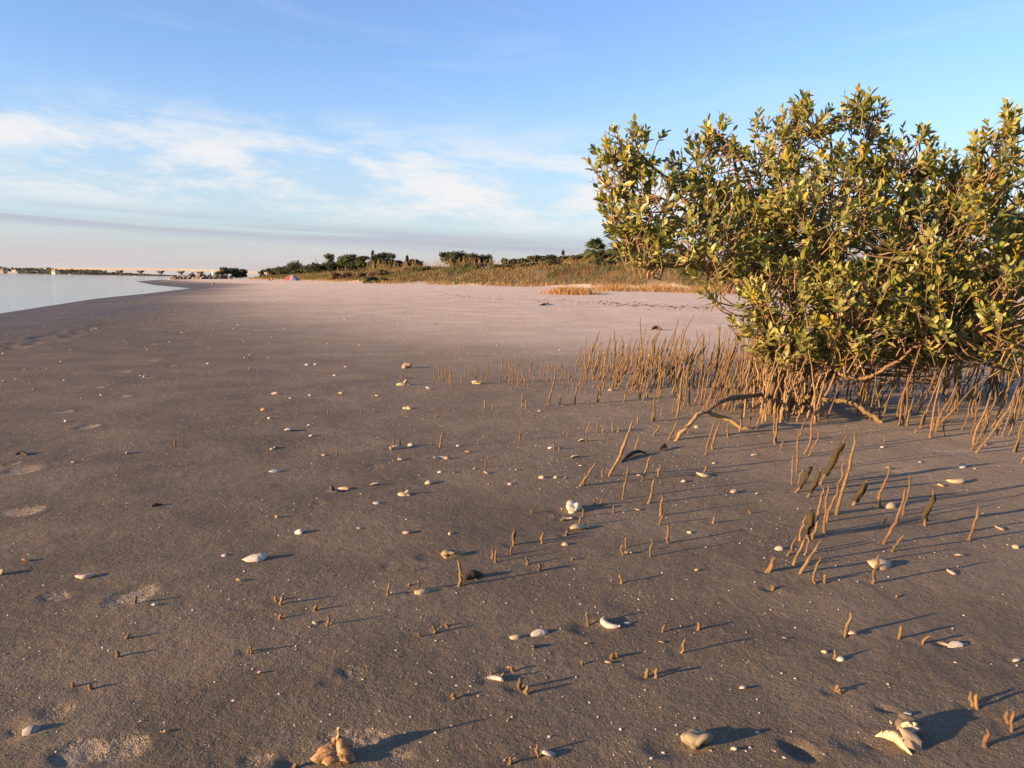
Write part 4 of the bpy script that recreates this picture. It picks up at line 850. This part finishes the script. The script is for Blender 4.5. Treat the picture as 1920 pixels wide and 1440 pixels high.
    crown = MB(); km = {}
    def mat4(l):
        p, dr, nn, L_, *_r = l; yv = np.cross(nn, dr); return np.stack([dr*L_, yv*L_, nn*L_], 1)
    cr = None; single = []
    for i, l in enumerate(leaves):
        k = int(l[4]*11.99); V, Fq, c = kinds[k] if not l[5] else YL
        if i in fset: single.append((l, k if not l[5] else 99)); continue
        crown.add(V@mat4(l).T+l[0]-B, Fq, var(c, .22))
    crown.v += twigs.v; crown.f += [tuple(a+crown.n for a in f) for f in twigs.f]; crown.c += twigs.c; crown.n += twigs.n
    cr = crown.build('crown', M['leaf'], root); cr['kind'] = 'stuff'
    for l, k in single:
        if k not in km:
            m = MB(); V, Fq, c = kinds[k] if k != 99 else YL; m.add(V, Fq, c); km[k] = m.mesh('leaf', M['leaf'])
        o = link('leaf', km[k], cr); A = mat4(l); p = l[0]-B
        o.matrix_local = Matrix(((A[0, 0], A[0, 1], A[0, 2], p[0]), (A[1, 0], A[1, 1], A[1, 2], p[1]), (A[2, 0], A[2, 1], A[2, 2], p[2]), (0, 0, 0, 1)))
    print('leaves', len(leaves), 'singles', len(single))
mangrove()

# ------------------------------------------------------------------ standing roots
def build_roots():
    rd = random.Random(31); items = []
    for (x, y, tx, ty, zone, hand), b in zip(roots, rb):
        dep = float(np.dot(b-CAM, fwd)); px_h = math.hypot(tx-x, ty-y)
        b = b.copy(); b[2] = float(hfull(b[0], b[1])[0])
        v = RT*(tx-x)/F*dep + np.array([0, 0, 1.])*(y-ty)/F*dep/max(.6, cp) + np.array([0, 1., 0])*rd.gauss(0, .12)*px_h/F*dep
        items.append([px_h, b, v, zone, hand, x, y, dep])
    order = sorted(range(len(items)), key=lambda i: -items[i][0]*(1.35 if items[i][4] else 1)); keep = set(order[:300]); rest = MB()
    for i, (ph, b, v, zone, hand, x, y, dep) in enumerate(items):
        H = np.linalg.norm(v); n = 5 if H < .08 else 8 if H < .22 else 11
        r0_ = (.0040+.0070*min(H, .4))*rd.uniform(.8, 1.25) if H > .1 else rd.uniform(.0036, .0058)+.012*H
        r0_ *= 1.0 if H < .1 else 1.22 if hand and y > 760 else 1.1
        side = np.array([rd.gauss(0, 1), rd.gauss(0, 1), 0])*.022*H; s2 = np.array([rd.gauss(0, 1), rd.gauss(0, 1), 0])*.02*H
        ts = np.linspace(0, 1, n); pts = [(-v*.0+np.array([0, 0, -.035]))]
        rads = [r0_*1.05]
        for t in ts:
            jit = np.array([rd.gauss(0, .0022), rd.gauss(0, .0022), 0])
            pts.append(v*t+side*math.sin(t*math.pi)+s2*math.sin(t*2*math.pi)+jit)
            rads.append(r0_*(1-.42*t**1.5)*rd.uniform(.74, 1.28))
        if H < .1: rads = [rads[0]]+[r0_*(1-.15*t)*rd.uniform(.78, 1.25) for t in ts]
        rads[-1] *= .55 if H > .1 else .7
        c = var((.205, .132, .066), .2)
        cc = np.array([np.array(c)*rd.uniform(.68, 1.12) for j in range(n+1) for _ in range(6)])
        vv, ff = tube(pts, rads, 6)
        if i in keep:
            m = MB(); m.add(vv, ff, cc); o = m.build('aerial_root', M['bark']); o.location = b
            if zone == 'algae':
                an = math.degrees(math.atan2(v[0], v[2])); lab = f"{'long' if H > .26 else 'mid-length' if H > .17 else 'short'} {'upright' if an < 8 else 'slanting' if an < 20 else 'steeply leaning'} root wrapped in dark shaggy algae before the mangrove"; gr = 'algae-covered roots before the mangrove'
                m2 = MB(); k0, k1 = int(n*.35), int(n*.95); sub = np.array(pts[k0:k1+1]); v2, f2 = tube(sub, [r0_*rd.uniform(.75, 1.35)*math.sin(math.pi*(j+.6)/(len(sub)+.2))**.6+r0_*.75 for j in range(len(sub))], 9)
                v2 = np.array(v2)+np.random.default_rng(i).normal(size=(len(v2), 3))*.0032; m2.add(v2, f2, (.055, .042, .018)); m2.build('algae', M['bark'], o)
            else:
                an = math.degrees(math.atan2(v[0], v[2])); ln_ = 'upright' if abs(an) < 6 else 'slightly slanting' if abs(an) < 15 else 'steeply leaning'
                th = 'thin' if r0_ < .0062 else 'stout'; ht = 'tiny' if H < .035 else 'short' if H < .09 else 'knee-high' if H < .2 else 'tall' if H < .33 else 'very tall'
                if ht == 'knee-high': ht = 'medium'
                if y > 830 and x > 1430 and y < 1110: zn = 'in the loose root group before the mangrove'
                elif y > 1010: zn = 'on open sand among scattered shells'
                elif y > 830: zn = 'on open sand short of the root thicket'
                elif x < 1090 and y > 735: zn = 'on bare sand beyond the thicket edge'
                elif x < 1090: zn = 'at the sparse end of the root thicket'
                elif y > 760 and x < 1440: zn = 'on bare sand beside the low arching branch'
                elif x < 1250: zn = 'in the outer part of the root thicket'
                elif x < 1400: zn = 'in the dense part of the root thicket'
                elif x < 1560: zn = 'crowded against the mangrove stems'
                elif x < 1720: zn = 'below the low sweeping mangrove branch'
                elif x < 1850: zn = 'in shade under the mangrove crown'
                else: zn = 'under the outer edge of the mangrove crown'
                lab = f'{ht} {th} {ln_} root {zn}'; gr = f'{ht} {th} {ln_} roots {zn}'
            tag(o, lab, 'root', gr)
        else: rest.add(np.array(vv)+b, ff, cc)
    tag(rest.build('aerial_roots', M['bark']), 'mass of small mangrove roots filling the thicket', 'roots', kind='stuff')
build_roots()

# ------------------------------------------------------------------ shells
def valve(ln, wd, cup, ribs, seed, ruffle=.12, nr=5, na=18, bend=0):
    r = random.Random(seed); V = []; Fq = []; ph = [r.uniform(0, 6.3) for _ in range(5)]
    for layer, off in ((0, 0), (1, -.07)):
        for i in range(nr+1):
            q = i/nr
            for j in range(na):
                a = 2*math.pi*j/na; rad = 1+ruffle*(math.sin(2*a+ph[0])*.6+math.sin(3*a+ph[1])*.5+math.sin(7*a+ph[2])*.35)
                x = math.cos(a)*ln/2*rad*q+.12*ln*(1-q); y = math.sin(a)*wd/2*rad*q
                z = cup*(1-q**2.2)+ribs*math.cos(a*9+ph[3])*q*.5+ruffle*.12*q*math.sin(5*a+ph[4])+bend*(x/ln)**2+off*(1-q*.6)
                V.append((x, y, z))
    k = (nr+1)*na
    for i in range(nr):
        for j in range(na):
            a, b, c, d = i*na+j, i*na+(j+1) % na, (i+1)*na+(j+1) % na, (i+1)*na+j
            Fq += [(a, b, c, d), (k+d, k+c, k+b, k+a)]
    for j in range(na): Fq.append((nr*na+j, nr*na+(j+1) % na, k+nr*na+(j+1) % na, k+nr*na+j))
    return np.array(V), Fq
def crescent(seed):
    r = random.Random(seed); V = []; Fq = []; n = 12; k = 6
    for i in range(n):
        t = i/(n-1); a = -1.15+2.3*t; c = np.array([math.sin(a)*.62, .5-math.cos(a)*.62, 0]); w_ = .20*math.sin(math.pi*(t*.9+.06))**.7*(1+r.uniform(-.08, .08))
        d = np.array([math.sin(a), -math.cos(a), 0])
        for j in range(k):
            b = 2*math.pi*j/k; V.append(c+d*math.cos(b)*w_+np.array([0, 0, 1])*(math.sin(b)*w_*.75+.08))
    for i in range(n-1):
        for j in range(k): Fq.append((i*k+j, i*k+(j+1) % k, (i+1)*k+(j+1) % k, (i+1)*k+j))
    Fq += [tuple(range(k)), tuple(reversed(range((n-1)*k, n*k)))]
    return np.array(V), Fq
def chip(seed):
    r = random.Random(seed); n = 7; V = []; 
    for z in (0, .16):
        for j in range(n):
            a = 2*math.pi*j/n; q = r.uniform(.35, .55) if z == 0 else .42; V.append((math.cos(a)*q*1.2, math.sin(a)*q*.8, z+r.uniform(-.04, .06)+.12*math.cos(a)))
    return np.array(V), [tuple(range(n-1, -1, -1)), tuple(range(n, 2*n))]+[(j, (j+1) % n, n+(j+1) % n, n+j) for j in range(n)]
def stone(seed, rg=.34):
    me = rock_mesh(seed, (0, 0, 0), rg, 3 if rg > .5 else 2); V = np.array([v.co for v in me.vertices]); Fq = [tuple(p.vertices) for p in me.polygons]; bpy.data.meshes.remove(me)
    return V*np.array([.5, .42, .32]), Fq
GEO = {'O': [valve(1, .62, .17, .015, s, .2) for s in range(5)], 'C': [valve(.95, .80, .24, .06, s+20, .13) for s in range(3)], 'R': [crescent(s) for s in range(3)],
       'F': [chip(s) for s in range(5)], 'S': [stone(s+40) for s in range(3)], 'K': [stone(s+60, .62) for s in range(3)]}
NAMES = {'O': ('oyster_shell', 'oyster shell'), 'C': ('clam_shell', 'domed clam shell'), 'R': ('curved_shell', 'curved shell piece'), 'F': ('shell_chip', 'flat shell chip'), 'S': ('pebble', 'rounded pebble'), 'K': ('shell_lump', 'lumpy shell clump')}
CN = {W_: 'white', C_: 'cream', T_: 'tan', G_: 'grey', PK: 'pinkish', OR: 'orange', DK: 'dark'}
mesh_cache = {}
def shell(kind, col, p, size, rot, tilt=0.0, label=None, name=None, k=0):
    key = (kind, k % len(GEO[kind]), col)
    if key not in mesh_cache:
        m = MB(); V, Fq = GEO[kind][key[1]]; cc = np.array([np.array(col)*random.uniform(.72, 1.12) for _ in V]); m.add(V, Fq, cc); mesh_cache[key] = m.mesh(NAMES[kind][0], M['shell'])
    o = link(name or NAMES[kind][0], mesh_cache[key]); z = float(hfull(p[0], p[1])[0]); lift = {'S': .18, 'K': .18}.get(kind, .03)
    o.location = (p[0], p[1], z+lift*size+abs(math.sin(tilt))*size*.22); o.scale = (size,)*3; o.rotation_euler = (tilt, random.uniform(-.15, .15), rot)
    return o
rs = random.Random(77)
for i, (s, p) in enumerate(zip(SHELLS, sh_pos)):
    t, x, y, wz, kd, c = s; d = np.linalg.norm(p-CAM); size = wz/t[2]*d/F*1.05; yy = tl(t, x, y)[1]
    o = shell(kd, c, p, size, rs.uniform(-.6, .6)+rs.choice((0, math.pi)), rs.uniform(.1, .65)*(1 if kd in 'OC' else .4), k=i)
    zone = 'far up the damp sand' if yy < 800 else 'on the damp sand among the root stubs' if yy < 1010 else 'lying on the bare damp sand'
    tag(o, f'{CN[c]} {NAMES[kd][1]} {zone}', 'shell' if kd != 'S' else 'pebble', f'{CN[c]} {NAMES[kd][1]}s {zone}')
def hero():
    def at(k, dz=0): p = he_pos[k].copy(); p[2] = float(hfull(p[0], p[1])[0])+dz; return p
    def pxm(k): return np.linalg.norm(he_pos[k]-CAM)/F
    # broken whelk: tapering coiled body, flared lip and a long canal point
    p = at('whelk'); u = pxm('whelk'); root = empty('whelk_shell', p); tag(root, 'broken cream whelk shell with pointed spire and long canal, by the round snail shell', 'shell')
    S = 40*u; m = MB()
    pts = np.array([(-.62, .22, .20), (-.42, .16, .30), (-.18, .06, .36), (.04, -.06, .34), (.16, -.28, .24), (.26, -.56, .13), (.36, -.80, .04)])*S
    rad = np.array([.02, .10, .19, .22, .13, .07, .02])*S; path = smooth_path(pts, 4); rr_ = np.interp(np.linspace(0, 6, len(path)), range(7), rad)
    v, f = tube(path, rr_*(1+.08*np.sin(np.arange(len(path))*1.9)), 12); m.add(v, f, (.66, .50, .27)); m.build('body', M['shell'], root)
    m = MB(); V, Fq = valve(.95*S, .70*S, .20*S, .004, 5, .1); V = V@np.array(Matrix.Rotation(R(-62), 3, 'X')).T@np.array(Matrix.Rotation(R(35), 3, 'Z')).T+np.array([.36, .10, .34])*S; m.add(V, Fq, (.34, .26, .17)); m.build('lip', M['shell'], root)
    m = MB()
    for k in range(5):
        a = path[4+k*3]; v, f = tube([a, a+np.array([-.03, -.08, .17])*S*1.3], [.07*S, .012*S], 6); m.add(v, f, (.68, .53, .30))
    m.build('knobs', M['shell'], root)
    # round snail shell with a pale opening
    p = at('moon'); root = empty('snail_shell', p); tag(root, 'round dark snail shell with a pale oval opening, behind the broken whelk', 'shell'); S = 40*pxm('moon')
    m = MB(); pts = []; rad = []
    for i in range(26):
        t = i/25; a = t*2.3*2*math.pi; r_ = .46*t**1.1; pts.append((math.cos(a)*r_*.9, math.sin(a)*r_*.6, .42-.12*t+.05*math.sin(a))); rad.append(.05+.26*t)
    v, f = tube(np.array(pts)*S, np.array(rad)*S, 10); m.add(v, f, (.15, .115, .075)); m.build('whorl', M['shell'], root)
    m = MB(); V, Fq = valve(.60*S, .40*S, .05*S, 0, 3, .05); V = V@np.array(Matrix.Rotation(R(58), 3, 'X')).T+np.array([-.05, -.40, .52])*S; m.add(V, Fq, (.66, .52, .32)); m.build('opening', M['shell'], root)
    # oyster cluster
    p = at('cluster'); S = 46*pxm('cluster'); root = empty('oyster_cluster', p); tag(root, 'ruffled orange-brown cluster of oyster shells casting a long shadow', 'shell cluster')
    for k, (dx, dy, dz, sc_, tx, tz) in enumerate(((-.25, -.1, .30, 1.0, .9, .5), (.12, .05, .34, 1.05, 1.15, -.4), (-.05, .18, .42, .8, 1.4, 1.2), (.3, -.15, .2, .8, .5, 2.3), (-.1, -.25, .15, .9, .35, 3.6), (.25, .2, .5, .6, 1.5, .2))):
        m = MB(); V, Fq = valve(1, .75, .2, .05, 80+k, .34); cc = np.array([np.array((.40, .23, .09))*random.uniform(.4, 1.2) for _ in V]); V = (V*sc_)@np.array(Matrix.Rotation(tx, 3, 'X')).T@np.array(Matrix.Rotation(tz, 3, 'Z')).T+np.array([dx, dy, dz])
        m.add(V*S, Fq, cc); m.build('valve', M['shell'], root)
    m = MB(); v, f = tube(np.array([(0, .15, .7), (.06, .15, .92), (.03, .12, 1.1), (.12, .1, 1.2)])*S, np.array([.06, .05, .05, .03])*S, 6); m.add(v, f, (.5, .33, .16)); m.build('tube_worm', M['shell'], root)
    def one(key, kind, col, px, rot, tilt, name, label, k=0, cat='shell'):
        o = shell(kind, col, he_pos[key], px*pxm(key), rot, tilt, name=name, k=k); tag(o, label, cat); return o
    one('crescent', 'R', W_, 36, -.9, .15, 'curved_shell', 'thick white crescent shell with long dark shadow')
    one('crescent2', 'R', C_, 28, .2, .1, 'curved_shell', 'cream crescent shell fragment beyond the slender roots', 1)
    one('stoneA', 'K', (.30, .23, .12), 27, .3, .1, 'shell_lump', 'brown knobbly shell lump beside the tall forked stub', 0)
    one('stoneB', 'K', (.30, .25, .16), 36, .2, .1, 'shell_lump', 'grey-brown worn shell lump with hollow top', 1)
    one('knob', 'K', (.66, .60, .50), 22, 1.2, .9, 'shell_lump', 'pale rounded shell lump standing up behind the long cream oyster', 2)
    one('long', 'O', C_, 44, .15, .35, 'oyster_shell', 'long cream shell leaning against a single thin root', 2)
    one('pair', 'O', W_, 38, .2, .3, 'clam_shell', 'bright white open clam shell on bare sand', 1)
    one('cockle', 'C', G_, 26, .4, .2, 'clam_shell', 'grey ribbed cockle shell half sunk in a hollow', 2)
hero()
# small shell bits: the larger ones singly, the crumbs as one scatter
def bits():
    g = np.random.default_rng(8); n = 120; r = random.Random(12)
    A = g.uniform(-34, 33, n*3); Dd = 2.3+g.random(n*3)**.8*28; x = np.sin(np.radians(A))*Dd; y = np.cos(np.radians(A))*Dd
    ok = (vn(x/2.2, y/3, 5)+g.random(n*3)*.6 > .12); x = np.concatenate([x[ok][:n], g.uniform(-7.5, 1.5, 110)]); y = np.concatenate([y[ok][:n], 7+g.random(110)**1.3*24])
    for i in range(len(x)):
        kd = r.choice('FFCOF'); c = r.choice((W_, C_, C_, C_, PK, T_)); s = r.uniform(.016, .034)*(1+.045*y[i])
        o = shell(kd, c, (x[i], y[i]), s, r.uniform(0, 6), r.uniform(0, .4), k=r.randrange(5)); tag(o, f'small scattered {CN[c]} {NAMES[kd][1]} bit on the beach', 'shell', f'small {CN[c]} {NAMES[kd][1]} bits')
    m = MB(); n = 70000
    A = g.uniform(-38, 38, n); Dd = np.sqrt(g.uniform(1.4**2, 11.5**2, n)); far = g.random(n) < .22; Dd = np.where(far, g.uniform(11, 42, n), Dd)
    x = np.sin(np.radians(A))*Dd; y = np.cos(np.radians(A))*Dd; cl = vn(x/.5, y/.5, 2)+.8*vn(x/1.7, y/1.7, 3); keep = cl+g.random(n)*.9 > .25; x = x[keep]; y = y[keep]; z = hfull(x, y)
    base = np.array([(1, 0, .1), (-.2, .8, 0), (-.9, .1, .15), (-.1, -.75, .05), (0, .05, .6)]); Fq = [(0, 1, 4), (1, 2, 4), (2, 3, 4), (3, 0, 4)]
    k = len(x); sz = (.0015+.0042*g.random(k)**2.6)*np.where(y < 11, 1, 2.2+.12*(y-11)); a = g.random(k)*6.28; ca, sa = np.cos(a), np.sin(a)
    bb = base[None]*sz[:, None, None]*(.7+.6*g.random((k, 5, 1)))
    V = np.stack([bb[..., 0]*ca[:, None]-bb[..., 1]*sa[:, None]+x[:, None], bb[..., 0]*sa[:, None]+bb[..., 1]*ca[:, None]+y[:, None], bb[..., 2]+z[:, None]], -1)
    q = g.random(k)[:, None]; m.addm(V, Fq, np.where(q < .45, (.55, .47, .37), np.where(q < .75, (.34, .26, .18), (.1, .075, .05)))*g.uniform(.75, 1.25, (k, 1)))
    tag(m.build('shell_crumbs', M['shell'], smooth=False), 'fine shell crumbs and grit strewn over the damp sand', 'shell grit', kind='stuff')
bits()
# driftwood and scraps
def wood(ctrl, rads, label, name='driftwood', c=(.05, .04, .03)):
    q = gp([a for a, b, _ in ctrl], [b for a, b, _ in ctrl]); pts = [p+np.array([0, 0, h]) for p, (_, _, h) in zip(q, ctrl)]
    path = smooth_path(pts, 5); rr_ = np.interp(np.linspace(0, len(rads)-1, len(path)), range(len(rads)), rads)*np.array([random.uniform(.85, 1.15) for _ in path])
    m = MB(); b = path[0].copy(); v, f = tube(path-b, rr_, 7); m.add(v, f, c); o = m.build(name, M['bark']); o.location = b; tag(o, label, 'driftwood')
wood([(1164, 869, .005), (1178, 860, .018), (1195, 853, .022), (1212, 853, .01)], [.005, .012, .011, .004], 'dark arched strip of bark lying beside a thin forked stick')
wood([(868, 1092, .012), (885, 1088, .022), (904, 1085, .012)], [.012, .018, .008], 'dark wood scrap behind the tall forked stub')
wood([(28, 855, .004), (40, 853, .012), (53, 856, .004)], [.008, .016, .008], 'dark seaweed-covered scrap on the smooth footprinted sand')
wood([(1237, 846, .01), (1246, 842, .025), (1250, 845, .005)], [.006, .013, .006], 'small black wood lump near the arched bark strip')
wood([(1012, 573, .02), (1020, 572, .035), (1029, 570, .02)], [.02, .035, .015], 'lone dark log on the pale upper sand', c=(.06, .045, .035))
wood([(1222, 619, .02), (1230, 618, .05), (1240, 619, .02)], [.02, .04, .02], 'small reddish wood piece behind the root thicket', c=(.14, .06, .04))
wood([(284, 953, .006), (292, 951, .012), (305, 949, .006)], [.006, .009, .004], 'short dark twig with pale tip on open sand')
